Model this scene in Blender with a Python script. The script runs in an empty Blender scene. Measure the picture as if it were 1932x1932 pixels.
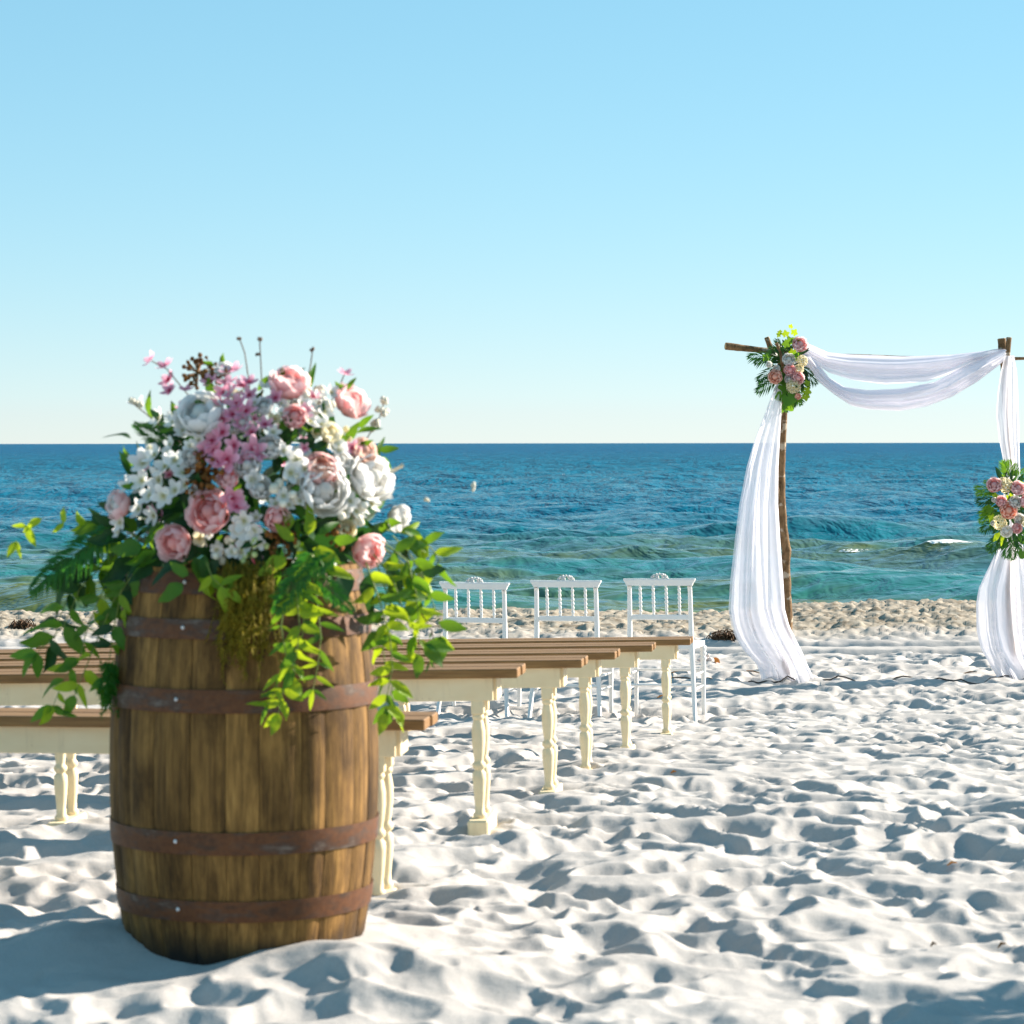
import bpy, math, random
import numpy as np
from mathutils import Vector, Matrix, Quaternion, Euler

random.seed(7)
R = math.radians
S = bpy.context.scene
C = S.collection

# ------------------------------------------------------------------ camera
F = 5180.0          # focal length in units of a 1932-wide picture
ZC = 1.3            # eye height above the sand at the barrel
cam_d = bpy.data.cameras.new('camera')
cam = bpy.data.objects.new('camera', cam_d)
C.objects.link(cam)
cam.location = (0, 0, ZC)
cam.rotation_euler = (R(90), R(0.07), 0)
cam_d.sensor_width = 36.0
cam_d.lens = 36.0 * F / 1932.0
cam_d.shift_y = -0.0672
cam_d.clip_start = 0.1
cam_d.clip_end = 120000
cam_d.dof.use_dof = True
cam_d.dof.focus_distance = 24.0
cam_d.dof.aperture_fstop = 9.5
S.camera = cam

def P(u, v, D):
    """the point at depth D seen at (u, v) of a 1932-wide view"""
    return Vector(((u - 966) / F * D, D, ZC - (v - 836) / F * D))

# ------------------------------------------------------------------ light
SUN_AZ, SUN_EL = 63.0, 25.5      # azimuth from +Y towards +X
sun_d = bpy.data.lights.new('sun', 'SUN')
sun_d.energy = 5.0
sun_d.angle = R(0.5)
sun_d.color = (1.0, 0.90, 0.78)
sun = bpy.data.objects.new('sun', sun_d)
C.objects.link(sun)
sdir = Vector((math.sin(R(SUN_AZ)) * math.cos(R(SUN_EL)), math.cos(R(SUN_AZ)) * math.cos(R(SUN_EL)), math.sin(R(SUN_EL))))
sun.rotation_euler = sdir.to_track_quat('Z', 'Y').to_euler()
sun.location = sdir * 50

W = bpy.data.worlds.new('World')
S.world = W
W.use_nodes = True
wn = W.node_tree.nodes
wl = W.node_tree.links
wn.clear()
wout = wn.new('ShaderNodeOutputWorld')
wbg = wn.new('ShaderNodeBackground')
sky = wn.new('ShaderNodeTexSky')
sky.sky_type = 'NISHITA'
sky.sun_disc = False
sky.sun_elevation = R(SUN_EL)
sky.sun_rotation = R(SUN_AZ)
sky.air_density = 0.78
sky.dust_density = 0.0
sky.ozone_density = 6.5
wbg.inputs['Strength'].default_value = 0.15
# the photograph's soft tonal curve on the sky as a whole
wgam = wn.new('ShaderNodeGamma'); wgam.inputs[1].default_value = 0.47
whs = wn.new('ShaderNodeHueSaturation'); whs.inputs['Hue'].default_value = 0.475; whs.inputs['Saturation'].default_value = 1.33
wl.new(sky.outputs[0], wgam.inputs[0]); wl.new(wgam.outputs[0], whs.inputs['Color']); wl.new(whs.outputs[0], wbg.inputs[0])
wl.new(wbg.outputs[0], wout.inputs[0])

S.view_settings.view_transform = 'Standard'
S.view_settings.look = 'None'
S.view_settings.exposure = 1.42
S.view_settings.gamma = 1.0
S.view_settings.use_curve_mapping = False
try:
    S.cycles.use_denoising = True
    S.cycles.max_bounces = 8
    S.cycles.transparent_max_bounces = 12
except Exception:
    pass

# ------------------------------------------------------------------ helpers
KIDS = {}

def link(o, parent=None):
    C.objects.link(o)
    if parent is not None:
        o.parent = parent
        KIDS.setdefault(parent.name, []).append(o)
    return o

def tag(o, label=None, cat=None, group=None, kind=None):
    if label: o['label'] = label
    if cat: o['category'] = cat
    if group: o['group'] = group
    if kind: o['kind'] = kind
    return o

def thing(name, label, cat, loc=(0, 0, 0), rz=0.0, group=None):
    o = bpy.data.objects.new(name, None)
    o.empty_display_size = 0.1
    o.location = loc
    o.rotation_euler = (0, 0, rz)
    link(o)
    return tag(o, label, cat, group)

def mesh(name, verts, faces, mat=None, smooth=True, t=None):
    m = bpy.data.meshes.new(name)
    m.from_pydata([tuple(v) for v in verts], [], faces)
    if smooth:
        m.polygons.foreach_set('use_smooth', [True] * len(m.polygons))
    if t is not None:
        a = m.attributes.new('t', 'FLOAT', 'POINT')
        a.data.foreach_set('value', list(t))
    if mat: m.materials.append(mat)
    m.update()
    return m

def put(name, me, parent=None, loc=(0, 0, 0), rot=None, scale=None):
    o = bpy.data.objects.new(name, me)
    o.location = loc
    if rot is not None:
        o.rotation_mode = 'QUATERNION'
        o.rotation_quaternion = rot
    if scale is not None:
        o.scale = scale if hasattr(scale, '__len__') else (scale,) * 3
    return link(o, parent)

def copy_tree(o, parent=None):
    c = o.copy()
    link(c, parent)
    for k in KIDS.get(o.name, []):
        copy_tree(k, c)
    return c

class MB:
    """collects shapes for ONE mesh"""
    def __init__(s):
        s.v = []; s.f = []; s.t = []
    def add(s, verts, faces, t=None):
        n = len(s.v)
        s.v += [tuple(v) for v in verts]
        s.f += [tuple(i + n for i in f) for f in faces]
        s.t += list(t) if t is not None else [0.5] * len(verts)
    def box(s, x0, x1, y0, y1, z0, z1, b=0.0):
        if b <= 0:
            vs = [(x, y, z) for z in (z0, z1) for y in (y0, y1) for x in (x0, x1)]
            s.add(vs, [(0, 2, 3, 1), (4, 5, 7, 6), (0, 1, 5, 4), (1, 3, 7, 5), (3, 2, 6, 7), (2, 0, 4, 6)])
            return
        # chamfered box: 24 vertices
        vs = []; idx = {}
        for i, x in enumerate((x0, x1)):
            for j, y in enumerate((y0, y1)):
                for k, z in enumerate((z0, z1)):
                    bx = b if i == 0 else -b; by = b if j == 0 else -b; bz = b if k == 0 else -b
                    for a, p in enumerate(((x, y + by, z + bz), (x + bx, y, z + bz), (x + bx, y + by, z))):
                        idx[(i, j, k, a)] = len(vs); vs.append(p)
        fs = []
        for i in (0, 1):
            q = [idx[(i, 0, 0, 0)], idx[(i, 1, 0, 0)], idx[(i, 1, 1, 0)], idx[(i, 0, 1, 0)]]
            fs.append(tuple(q if i else q[::-1]))
            q = [idx[(0, i, 0, 1)], idx[(1, i, 0, 1)], idx[(1, i, 1, 1)], idx[(0, i, 1, 1)]]
            fs.append(tuple(q[::-1] if i else q))
            q = [idx[(0, 0, i, 2)], idx[(1, 0, i, 2)], idx[(1, 1, i, 2)], idx[(0, 1, i, 2)]]
            fs.append(tuple(q if i else q[::-1]))
        for j in (0, 1):
            for k in (0, 1):
                fs.append((idx[(0, j, k, 1)], idx[(1, j, k, 1)], idx[(1, j, k, 2)], idx[(0, j, k, 2)]))
                fs.append((idx[(j, 0, k, 0)], idx[(j, 1, k, 0)], idx[(j, 1, k, 2)], idx[(j, 0, k, 2)]))
                fs.append((idx[(j, k, 0, 0)], idx[(j, k, 1, 0)], idx[(j, k, 1, 1)], idx[(j, k, 0, 1)]))
        for i in (0, 1):
            for j in (0, 1):
                for k in (0, 1):
                    fs.append((idx[(i, j, k, 0)], idx[(i, j, k, 1)], idx[(i, j, k, 2)]))
        s.add(vs, fs)
    def tube(s, pts, rad, n=8, cap=True, t0=0.0, t1=1.0, wob=None):
        pts = [Vector(p) for p in pts]
        m = len(pts)
        rads = rad if hasattr(rad, '__len__') else [rad] * m
        ref = Vector((0.13, 0.31, 0.94)).normalized()
        d0 = (pts[-1] - pts[0]).normalized()
        if abs(d0.dot(ref)) > 0.9: ref = Vector((1, 0.1, 0)).normalized()
        vs = []; ts = []
        for i in range(m):
            d = (pts[min(i + 1, m - 1)] - pts[max(i - 1, 0)])
            d = d.normalized() if d.length > 1e-9 else d0
            a = d.cross(ref).normalized(); b = d.cross(a)
            for k in range(n):
                w = 2 * math.pi * k / n
                r = rads[i] * (1 if wob is None else wob(i, k))
                vs.append(pts[i] + a * (r * math.cos(w)) + b * (r * math.sin(w)))
                ts.append(t0 + (t1 - t0) * i / max(1, m - 1))
        fs = [(i * n + k, i * n + (k + 1) % n, (i + 1) * n + (k + 1) % n, (i + 1) * n + k) for i in range(m - 1) for k in range(n)]
        if cap:
            fs.append(tuple(range(n))); fs.append(tuple((m - 1) * n + k for k in reversed(range(n))))
        s.add(vs, fs, ts)
    def lathe(s, prof, n=16, c=(0, 0, 0)):
        """prof: list of (r, z)"""
        vs = []
        for r, z in prof:
            for k in range(n):
                w = 2 * math.pi * k / n
                vs.append((c[0] + r * math.cos(w), c[1] + r * math.sin(w), c[2] + z))
        m = len(prof)
        fs = [(i * n + k, i * n + (k + 1) % n, (i + 1) * n + (k + 1) % n, (i + 1) * n + k) for i in range(m - 1) for k in range(n)]
        fs.append(tuple(reversed(range(n)))); fs.append(tuple((m - 1) * n + k for k in range(n)))
        s.add(vs, fs)
    def blob(s, c, r, n=6, m=4, jit=0.0, sc=(1, 1, 1)):
        vs = [(c[0], c[1], c[2] - r * sc[2])]
        for i in range(1, m):
            ph = math.pi * i / m
            for k in range(n):
                w = 2 * math.pi * (k + 0.5 * (i % 2)) / n
                q = r * (1 + random.uniform(-jit, jit))
                vs.append((c[0] + q * math.sin(ph) * math.cos(w) * sc[0], c[1] + q * math.sin(ph) * math.sin(w) * sc[1], c[2] - q * math.cos(ph) * sc[2]))
        vs.append((c[0], c[1], c[2] + r * sc[2]))
        L = len(vs) - 1
        fs = [(0, 1 + (k + 1) % n, 1 + k) for k in range(n)]
        for i in range(m - 2):
            for k in range(n):
                fs.append((1 + i * n + k, 1 + i * n + (k + 1) % n, 1 + (i + 1) * n + (k + 1) % n, 1 + (i + 1) * n + k))
        fs += [(L, 1 + (m - 2) * n + k, 1 + (m - 2) * n + (k + 1) % n) for k in range(n)]
        s.add(vs, fs)
    def xf(s, other, M):
        s.add([M @ Vector(v) for v in other.v], other.f, other.t)
    def mesh(s, name, mat=None, smooth=True):
        return mesh(name, s.v, s.f, mat, smooth, s.t)
    def build(s, name, mat, parent=None, loc=(0, 0, 0), smooth=True, rot=None, scale=None):
        return put(name, s.mesh(name, mat, smooth), parent, loc, rot, scale)

def smooth_by_angle(me, ang=35):
    try:
        me.set_sharp_from_angle(angle=R(ang))
    except Exception:
        pass

# ---------------- materials
class NT:
    def __init__(s, name):
        s.m = bpy.data.materials.new(name); s.m.use_nodes = True
        s.n = s.m.node_tree.nodes; s.l = s.m.node_tree.links
        s.n.clear()
        s.out = s.n.new('ShaderNodeOutputMaterial')
    def new(s, t, **kw):
        n = s.n.new(t)
        for k, v in kw.items():
            if k.startswith('i_'):
                key = k[2:].replace('_', ' ')
                n.inputs[key].default_value = v
            else:
                setattr(n, k, v)
        return n
    def link(s, a, b): s.l.new(a, b)
    def ramp(s, fac, stops, interp='LINEAR'):
        r = s.new('ShaderNodeValToRGB'); r.color_ramp.interpolation = interp
        el = r.color_ramp.elements
        while len(el) < len(stops): el.new(0.5)
        for e, (p, c) in zip(el, stops):
            e.position = p; e.color = (*c, 1) if len(c) == 3 else c
        s.link(fac, r.inputs[0]); return r.outputs[0]
    def noise(s, vec, scale, detail=4, rough=0.5, dist=0.0):
        n = s.new('ShaderNodeTexNoise')
        n.inputs['Scale'].default_value = scale; n.inputs['Detail'].default_value = detail
        n.inputs['Roughness'].default_value = rough; n.inputs['Distortion'].default_value = dist
        if vec is not None: s.link(vec, n.inputs['Vector'])
        return n.outputs[0]
    def mapping(s, vec, scale=(1, 1, 1), rot=(0, 0, 0)):
        n = s.new('ShaderNodeMapping'); n.inputs['Scale'].default_value = scale; n.inputs['Rotation'].default_value = rot
        s.link(vec, n.inputs['Vector']); return n.outputs[0]
    def mix(s, fac, a, b, typ='MIX'):
        n = s.new('ShaderNodeMix'); n.data_type = 'RGBA'; n.blend_type = typ
        for sock, val in ((n.inputs[0], fac), (n.inputs[6], a), (n.inputs[7], b)):
            if hasattr(val, 'is_linked') or hasattr(val, 'links'): s.link(val, sock)
            elif isinstance(val, (int, float)): sock.default_value = val
            else: sock.default_value = (*val, 1) if len(val) == 3 else val
        return n.outputs[2]
    def math(s, op, a, b=None, clamp=False):
        n = s.new('ShaderNodeMath'); n.operation = op; n.use_clamp = clamp
        for i, val in enumerate((a, b)):
            if val is None: continue
            if isinstance(val, (int, float)): n.inputs[i].default_value = val
            else: s.link(val, n.inputs[i])
        return n.outputs[0]
    def maprange(s, v, a, b, c=0.0, d=1.0):
        n = s.new('ShaderNodeMapRange')
        s.link(v, n.inputs[0])
        for i, x in zip((1, 2, 3, 4), (a, b, c, d)): n.inputs[i].default_value = x
        return n.outputs[0]
    def bump(s, h, strength=0.3, dist=0.01):
        n = s.new('ShaderNodeBump'); n.inputs['Strength'].default_value = strength; n.inputs['Distance'].default_value = dist
        s.link(h, n.inputs['Height']); return n.outputs[0]
    def bsdf(s, color=None, rough=0.6, spec=0.3, metal=0.0, normal=None):
        b = s.new('ShaderNodeBsdfPrincipled')
        for key, val in (('Base Color', color), ('Roughness', rough), ('Specular IOR Level', spec), ('Metallic', metal), ('Normal', normal)):
            if val is None: continue
            if isinstance(val, (int, float)): b.inputs[key].default_value = val
            elif isinstance(val, (tuple, list)): b.inputs[key].default_value = (*val, 1)
            else: s.link(val, b.inputs[key])
        return b
    def done(s, shader):
        s.link(shader, s.out.inputs[0]); return s.m
    def obj(s): return s.new('ShaderNodeTexCoord').outputs['Object']
    def pos(s): return s.new('ShaderNodeNewGeometry').outputs['Position']
    def rnd(s): return s.new('ShaderNodeObjectInfo').outputs['Random']

def mat_petal(name, base, tip, trans=0.35, mid=None):
    n = NT(name)
    a = n.new('ShaderNodeAttribute'); a.attribute_name = 't'
    stops = [(0.0, base), (1.0, tip)] if mid is None else [(0.0, base), (0.45, mid), (1.0, tip)]
    col = n.ramp(a.outputs['Fac'], stops)
    v = n.maprange(n.rnd(), 0, 1, 0.86, 1.08)
    col = n.mix(1.0, col, n.new('ShaderNodeCombineColor').outputs[0], 'MULTIPLY') if False else col
    hs = n.new('ShaderNodeHueSaturation'); n.link(col, hs.inputs['Color']); n.link(v, hs.inputs['Value'])
    nz = n.noise(n.obj(), 30, 3)
    bp = n.bump(nz, 0.15, 0.004)
    b = n.bsdf(hs.outputs[0], 0.6, 0.2, normal=bp)
    tr = n.new('ShaderNodeBsdfTranslucent'); n.link(hs.outputs[0], tr.inputs[0])
    mx = n.new('ShaderNodeMixShader'); mx.inputs[0].default_value = trans
    n.link(b.outputs[0], mx.inputs[1]); n.link(tr.outputs[0], mx.inputs[2])
    return n.done(mx.outputs[0])

def mat_leaf(name, dark, light, tcol, trans=0.4, rough=0.45):
    n = NT(name)
    nz = n.noise(n.obj(), 14, 3)
    f = n.math('ADD', n.math('MULTIPLY', n.rnd(), 0.7), n.math('MULTIPLY', nz, 0.4), True)
    col = n.ramp(f, [(0.1, dark), (0.9, light)])
    bp = n.bump(n.noise(n.mapping(n.obj(), (60, 12, 12)), 3, 2), 0.25, 0.004)
    b = n.bsdf(col, rough, 0.35, normal=bp)
    tr = n.new('ShaderNodeBsdfTranslucent')
    n.link(n.mix(0.55, col, tcol), tr.inputs[0])
    mx = n.new('ShaderNodeMixShader'); mx.inputs[0].default_value = trans
    n.link(b.outputs[0], mx.inputs[1]); n.link(tr.outputs[0], mx.inputs[2])
    return n.done(mx.outputs[0])

def mat_simple(name, a, b, scale=20, rough=0.6, spec=0.25, bumpd=0.002, stretch=(1, 1, 1), detail=5, strength=0.4):
    n = NT(name)
    nz = n.noise(n.mapping(n.obj(), stretch), scale, detail, 0.6)
    col = n.ramp(nz, [(0.3, a), (0.7, b)])
    return n.done(n.bsdf(col, rough, spec, normal=n.bump(nz, strength, bumpd)).outputs[0])

M = {}
# sand: pale dry beach, coarser and duller by the water
n = NT('sand')
pos = n.pos()
sep = n.new('ShaderNodeSeparateXYZ'); n.link(pos, sep.inputs[0])
big = n.noise(pos, 1.3, 4)
fine = n.noise(pos, 260, 4, 0.7)
med = n.noise(pos, 34, 4, 0.6)
dry = n.ramp(big, [(0.3, (0.435, 0.412, 0.392)), (0.7, (0.50, 0.475, 0.452))])
grain = n.ramp(fine, [(0.35, (0.84, 0.83, 0.81)), (0.65, (1.04, 1.04, 1.04))])
dry = n.mix(1.0, dry, grain, 'MULTIPLY')
wetn = n.noise(n.mapping(pos, (1, 2.2, 1)), 6, 5, 0.65)
wet = n.ramp(wetn, [(0.32, (0.16, 0.125, 0.085)), (0.5, (0.33, 0.285, 0.225)), (0.7, (0.41, 0.37, 0.30))])
edge = n.math('ADD', sep.outputs[1], n.math('MULTIPLY', n.noise(pos, 0.9, 3), 1.6))
wf = n.maprange(edge, 25.6, 26.6)
col = n.mix(wf, dry, wet)
hgt = n.math('ADD', n.math('MULTIPLY', fine, 0.35), med)
M['sand'] = n.done(n.bsdf(col, 0.95, 0.08, normal=n.bump(hgt, 0.35, 0.006)).outputs[0])

# sea water: teal, greener over the shallows; own water colour, but the olive paints in sunlit wave faces
n = NT('sea_water')
pos = n.pos()
sep = n.new('ShaderNodeSeparateXYZ'); n.link(pos, sep.inputs[0])
sw = n.math('ADD', sep.outputs[1], n.math('MULTIPLY', n.noise(n.mapping(pos, (0.25, 0.5, 1)), 0.35, 3), 44))
deep = n.maprange(sw, 62, 118)
far = n.maprange(sep.outputs[1], 100, 900)
pat = n.noise(n.mapping(pos, (0.30, 0.55, 1)), 0.55, 3, 0.5)
shal = n.mix(n.maprange(pat, 0.42, 0.60), (0.025, 0.165, 0.125), (0.105, 0.125, 0.012))  # olive patches: sun through the swell faces, put into the colour
col = n.mix(deep, shal, (0.0, 0.105, 0.172))
col = n.mix(far, col, (0.0, 0.085, 0.178))
sd = n.new('ShaderNodeAttribute'); sd.attribute_name = 'backlit_olive'
col = n.mix(n.math('MULTIPLY', sd.outputs['Fac'], 0.85, True), col, (0.125, 0.135, 0.012))  # sun shining through the breakers, painted as olive on their faces
fo = n.new('ShaderNodeAttribute'); fo.attribute_name = 'foam'
fz = n.noise(pos, 7, 5, 0.7)
ff = n.math('GREATER_THAN', n.math('MULTIPLY', fo.outputs['Fac'], fz), 0.36)
caps = n.math('GREATER_THAN', n.math('MULTIPLY', n.noise(n.mapping(pos, (0.5, 1.4, 1)), 0.55, 4, 0.6), n.maprange(sep.outputs[1], 70, 200, 0.95, 1.0)), 0.735)
ff = n.math('MAXIMUM', ff, caps)
col = n.mix(ff, col, (0.85, 0.85, 0.83))
b1 = n.noise(n.mapping(pos, (1.0, 0.9, 1)), 1.3, 3, 0.55, 0.6)
b2 = n.noise(n.mapping(pos, (1.0, 0.55, 1)), 0.42, 4, 0.62, 0.5)
b3 = n.noise(n.mapping(pos, (0.9, 0.35, 1)), 0.11, 5, 0.66, 0.4)
h = n.math('MULTIPLY', b1, n.maprange(sep.outputs[1], 40, 150, 0.17, 0.32))
h = n.math('ADD', h, n.math('MULTIPLY', b2, n.maprange(sep.outputs[1], 45, 190, 0.17, 1.7)))
h = n.math('ADD', h, n.math('MULTIPLY', b3, n.maprange(sep.outputs[1], 80, 400, 0.0, 6.0)))
bp = n.bump(h, 1.0, 0.8)
df = n.new('ShaderNodeBsdfDiffuse'); n.link(col, df.inputs[0]); n.link(bp, df.inputs['Normal'])
gl = n.new('ShaderNodeBsdfGlossy'); gl.inputs['Roughness'].default_value = 0.10; n.link(bp, gl.inputs['Normal'])
fr_ = n.new('ShaderNodeFresnel'); fr_.inputs['IOR'].default_value = 1.33; n.link(bp, fr_.inputs['Normal'])
fac = n.math('MULTIPLY', n.math('MULTIPLY', n.maprange(fr_.outputs[0], 0.02, 1.0, 0.01, 1.0), n.maprange(sep.outputs[1], 60, 300, 1.0, 0.33)), n.math('SUBTRACT', 1.0, ff))
mx = n.new('ShaderNodeMixShader'); n.link(fac, mx.inputs[0]); n.link(df.outputs[0], mx.inputs[1]); n.link(gl.outputs[0], mx.inputs[2])
M['sea'] = n.done(mx.outputs[0])

# barrel oak
n = NT('barrel_oak')
ob = n.obj()
rnd = n.rnd()
off = n.new('ShaderNodeVectorMath'); off.operation = 'ADD'
n.link(ob, off.inputs[0])
cmb = n.new('ShaderNodeCombineXYZ')
n.link(n.math('MULTIPLY', rnd, 31), cmb.inputs[0]); n.link(n.math('MULTIPLY', rnd, 17), cmb.inputs[2])
n.link(cmb.outputs[0], off.inputs[1])
vv = off.outputs[0]
gr = n.noise(n.mapping(vv, (34, 34, 2.2)), 2.2, 6, 0.62, 0.4)
blot = n.noise(n.mapping(vv, (3, 3, 1.5)), 2.4, 5, 0.65)
col = n.ramp(gr, [(0.22, (0.090, 0.050, 0.017)), (0.5, (0.245, 0.130, 0.036)), (0.80, (0.42, 0.235, 0.070))])
st = n.ramp(blot, [(0.36, (0.20, 0.18, 0.17)), (0.60, (1.0, 1.0, 1.0))])
col = n.mix(0.85, col, st, 'MULTIPLY')
run = n.noise(n.mapping(ob, (14, 14, 1.1)), 1.6, 5, 0.7)
col = n.mix(0.75, col, n.ramp(run, [(0.36, (0.34, 0.32, 0.32)), (0.56, (1.0, 1.0, 1.0))]), 'MULTIPLY')
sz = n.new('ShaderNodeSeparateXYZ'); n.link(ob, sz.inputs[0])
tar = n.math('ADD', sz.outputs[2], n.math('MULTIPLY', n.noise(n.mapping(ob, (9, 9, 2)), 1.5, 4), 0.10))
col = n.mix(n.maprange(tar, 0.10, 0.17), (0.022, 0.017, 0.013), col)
hs = n.new('ShaderNodeHueSaturation'); n.link(col, hs.inputs['Color']); n.link(n.maprange(rnd, 0, 1, 0.8, 1.2), hs.inputs['Value'])
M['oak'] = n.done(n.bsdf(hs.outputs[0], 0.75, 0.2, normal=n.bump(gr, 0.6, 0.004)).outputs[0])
# hoop
n = NT('hoop_steel')
ob = n.obj()
nz = n.noise(n.mapping(ob, (3, 3, 9)), 2.2, 6, 0.65)
sp = n.noise(ob, 60, 4, 0.7)
col = n.ramp(nz, [(0.30, (0.060, 0.040, 0.028)), (0.48, (0.135, 0.052, 0.018)), (0.58, (0.085, 0.050, 0.034)), (0.72, (0.19, 0.16, 0.135))])
col = n.mix(0.5, col, n.ramp(sp, [(0.35, (0.45, 0.34, 0.3)), (0.65, (1.1, 1.05, 1.0))]), 'MULTIPLY')
M['hoop'] = n.done(n.bsdf(col, n.ramp(nz, [(0.3, (0.65,) * 3), (0.7, (0.5,) * 3)]), 0.3, 0.12, n.bump(sp, 0.3, 0.002)).outputs[0])
M['rivet'] = mat_simple('rivet_steel', (0.5, 0.5, 0.5), (0.75, 0.75, 0.75), 40, 0.35, 0.5)
M['bark'] = None
n = NT('birch_bark')
ob = n.obj()
nz = n.noise(n.mapping(ob, (1, 1, 0.6)), 26, 6, 0.7)
li = n.noise(n.mapping(ob, (1, 1, 1.5)), 14, 3, 0.5)
col = n.ramp(nz, [(0.3, (0.075, 0.040, 0.018)), (0.55, (0.21, 0.125, 0.06)), (0.75, (0.30, 0.19, 0.10))])
col = n.mix(n.maprange(li, 0.58, 0.66), col, (0.42, 0.34, 0.25))
M['bark'] = n.done(n.bsdf(col, 0.85, 0.15, normal=n.bump(nz, 0.9, 0.012)).outputs[0])
M['cutwood'] = mat_simple('cut_wood', (0.42, 0.25, 0.10), (0.62, 0.40, 0.19), 30, 0.7)
M['plank'] = mat_simple('seat_plank', (0.165, 0.078, 0.022), (0.30, 0.16, 0.052), 5, 0.55, 0.35, 0.002, (1.2, 22, 22), 6)
M['cream'] = mat_simple('cream_paint', (0.77, 0.62, 0.38), (0.83, 0.70, 0.46), 7, 0.5, 0.35, 0.001, (1, 3, 3), 4, 0.2)
n = NT('worn_cream_paint')
ob = n.obj()
nz = n.noise(n.mapping(ob, (1, 3, 3)), 7, 4)
col = n.ramp(nz, [(0.3, (0.77, 0.62, 0.38)), (0.7, (0.83, 0.70, 0.46))])
wr = n.noise(n.mapping(ob, (2.2, 2.2, 1)), 22, 6, 0.72)
col = n.mix(n.maprange(wr, 0.66, 0.72), col, (0.40, 0.25, 0.11))
col = n.mix(n.maprange(n.noise(n.mapping(ob, (6, 6, 1)), 3, 5, 0.7), 0.55, 0.75, 0.0, 0.45), col, (0.52, 0.40, 0.24))
M['cream'] = n.done(n.bsdf(col, 0.6, 0.25, normal=n.bump(wr, 0.35, 0.002)).outputs[0])
M['white'] = mat_simple('white_paint', (0.78, 0.76, 0.73), (0.84, 0.82, 0.79), 9, 0.4, 0.4, 0.001, strength=0.2)
M['carve'] = mat_simple('carved_white', (0.55, 0.53, 0.50), (0.82, 0.80, 0.78), 60, 0.6, 0.2, 0.002)
M['cable'] = mat_simple('black_rubber', (0.02, 0.018, 0.016), (0.05, 0.04, 0.035), 9, 0.6)
M['weed'] = mat_simple('seaweed_brown', (0.035, 0.018, 0.008), (0.12, 0.06, 0.025), 30, 0.7)
M['shell'] = mat_simple('shell_pink', (0.75, 0.55, 0.48), (0.85, 0.78, 0.72), 20, 0.4)
M['orange'] = mat_simple('shell_orange', (0.65, 0.20, 0.04), (0.80, 0.33, 0.08), 20, 0.5)
M['twig'] = mat_simple('twig_brown', (0.10, 0.055, 0.025), (0.25, 0.15, 0.07), 30, 0.8)
# sheer voile
n = NT('white_voile')
ob = n.obj()
wv = n.noise(n.mapping(ob, (0.3, 1, 1)), 25, 2)
d = n.new('ShaderNodeBsdfDiffuse'); d.inputs[0].default_value = (0.88, 0.87, 0.93, 1)
tl = n.new('ShaderNodeBsdfTranslucent'); tl.inputs[0].default_value = (0.88, 0.87, 0.92, 1)
tp = n.new('ShaderNodeBsdfTransparent')
m1 = n.new('ShaderNodeMixShader'); m1.inputs[0].default_value = 0.5
n.link(d.outputs[0], m1.inputs[1]); n.link(tl.outputs[0], m1.inputs[2])
m2 = n.new('ShaderNodeMixShader')
n.link(n.maprange(wv, 0.3, 0.7, 0.09, 0.17), m2.inputs[0])
n.link(m1.outputs[0], m2.inputs[1]); n.link(tp.outputs[0], m2.inputs[2])
M['voile'] = n.done(m2.outputs[0])
n = NT('sheer_voile')
wv = n.noise(n.mapping(n.obj(), (1, 1, 0.2)), 25, 2)
d = n.new('ShaderNodeBsdfDiffuse'); d.inputs[0].default_value = (0.89, 0.88, 0.93, 1)
tl = n.new('ShaderNodeBsdfTranslucent'); tl.inputs[0].default_value = (0.89, 0.88, 0.92, 1)
tp = n.new('ShaderNodeBsdfTransparent')
m1 = n.new('ShaderNodeMixShader'); m1.inputs[0].default_value = 0.5
n.link(d.outputs[0], m1.inputs[1]); n.link(tl.outputs[0], m1.inputs[2])
m2 = n.new('ShaderNodeMixShader')
lw = n.new('ShaderNodeLayerWeight'); lw.inputs[0].default_value = 0.5
n.link(n.math('MULTIPLY', n.maprange(lw.outputs['Facing'], 0.0, 0.95, 0.46, 0.16), n.maprange(wv, 0.3, 0.7, 0.8, 1.1)), m2.inputs[0])
n.link(m1.outputs[0], m2.inputs[1]); n.link(tp.outputs[0], m2.inputs[2])
M['sheer'] = n.done(m2.outputs[0])

M['pk'] = mat_petal('petal_pink', (0.92, 0.35, 0.32), (0.96, 0.66, 0.65), 0.5, (0.95, 0.49, 0.46))
M['bl'] = mat_petal('petal_blush', (0.94, 0.44, 0.41), (0.97, 0.74, 0.74), 0.5, (0.96, 0.59, 0.58))
M['wh'] = mat_petal('petal_white', (0.84, 0.80, 0.60), (0.90, 0.90, 0.90), 0.5, (0.84, 0.82, 0.76))
M['pe'] = mat_petal('petal_peach', (0.85, 0.36, 0.12), (0.92, 0.66, 0.56), 0.5, (0.91, 0.57, 0.45))
M['cr'] = mat_petal('petal_cream', (0.62, 0.50, 0.18), (0.90, 0.85, 0.64), 0.5, (0.86, 0.77, 0.50))
M['ch'] = mat_petal('petal_cherry', (0.62, 0.05, 0.13), (0.96, 0.62, 0.74), 0.5, (0.95, 0.40, 0.55))
M['wb'] = mat_petal('blossom_white', (0.60, 0.58, 0.30), (0.90, 0.90, 0.90), 0.45, (0.88, 0.88, 0.84))
M['br'] = mat_simple('dried_flower', (0.10, 0.035, 0.010), (0.27, 0.11, 0.02), 40, 0.8)
M['bud'] = mat_simple('cream_bud', (0.62, 0.56, 0.42), (0.80, 0.76, 0.64), 40, 0.6)
M['gbud'] = mat_simple('green_bud', (0.36, 0.46, 0.12), (0.62, 0.66, 0.34), 40, 0.6)
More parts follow.
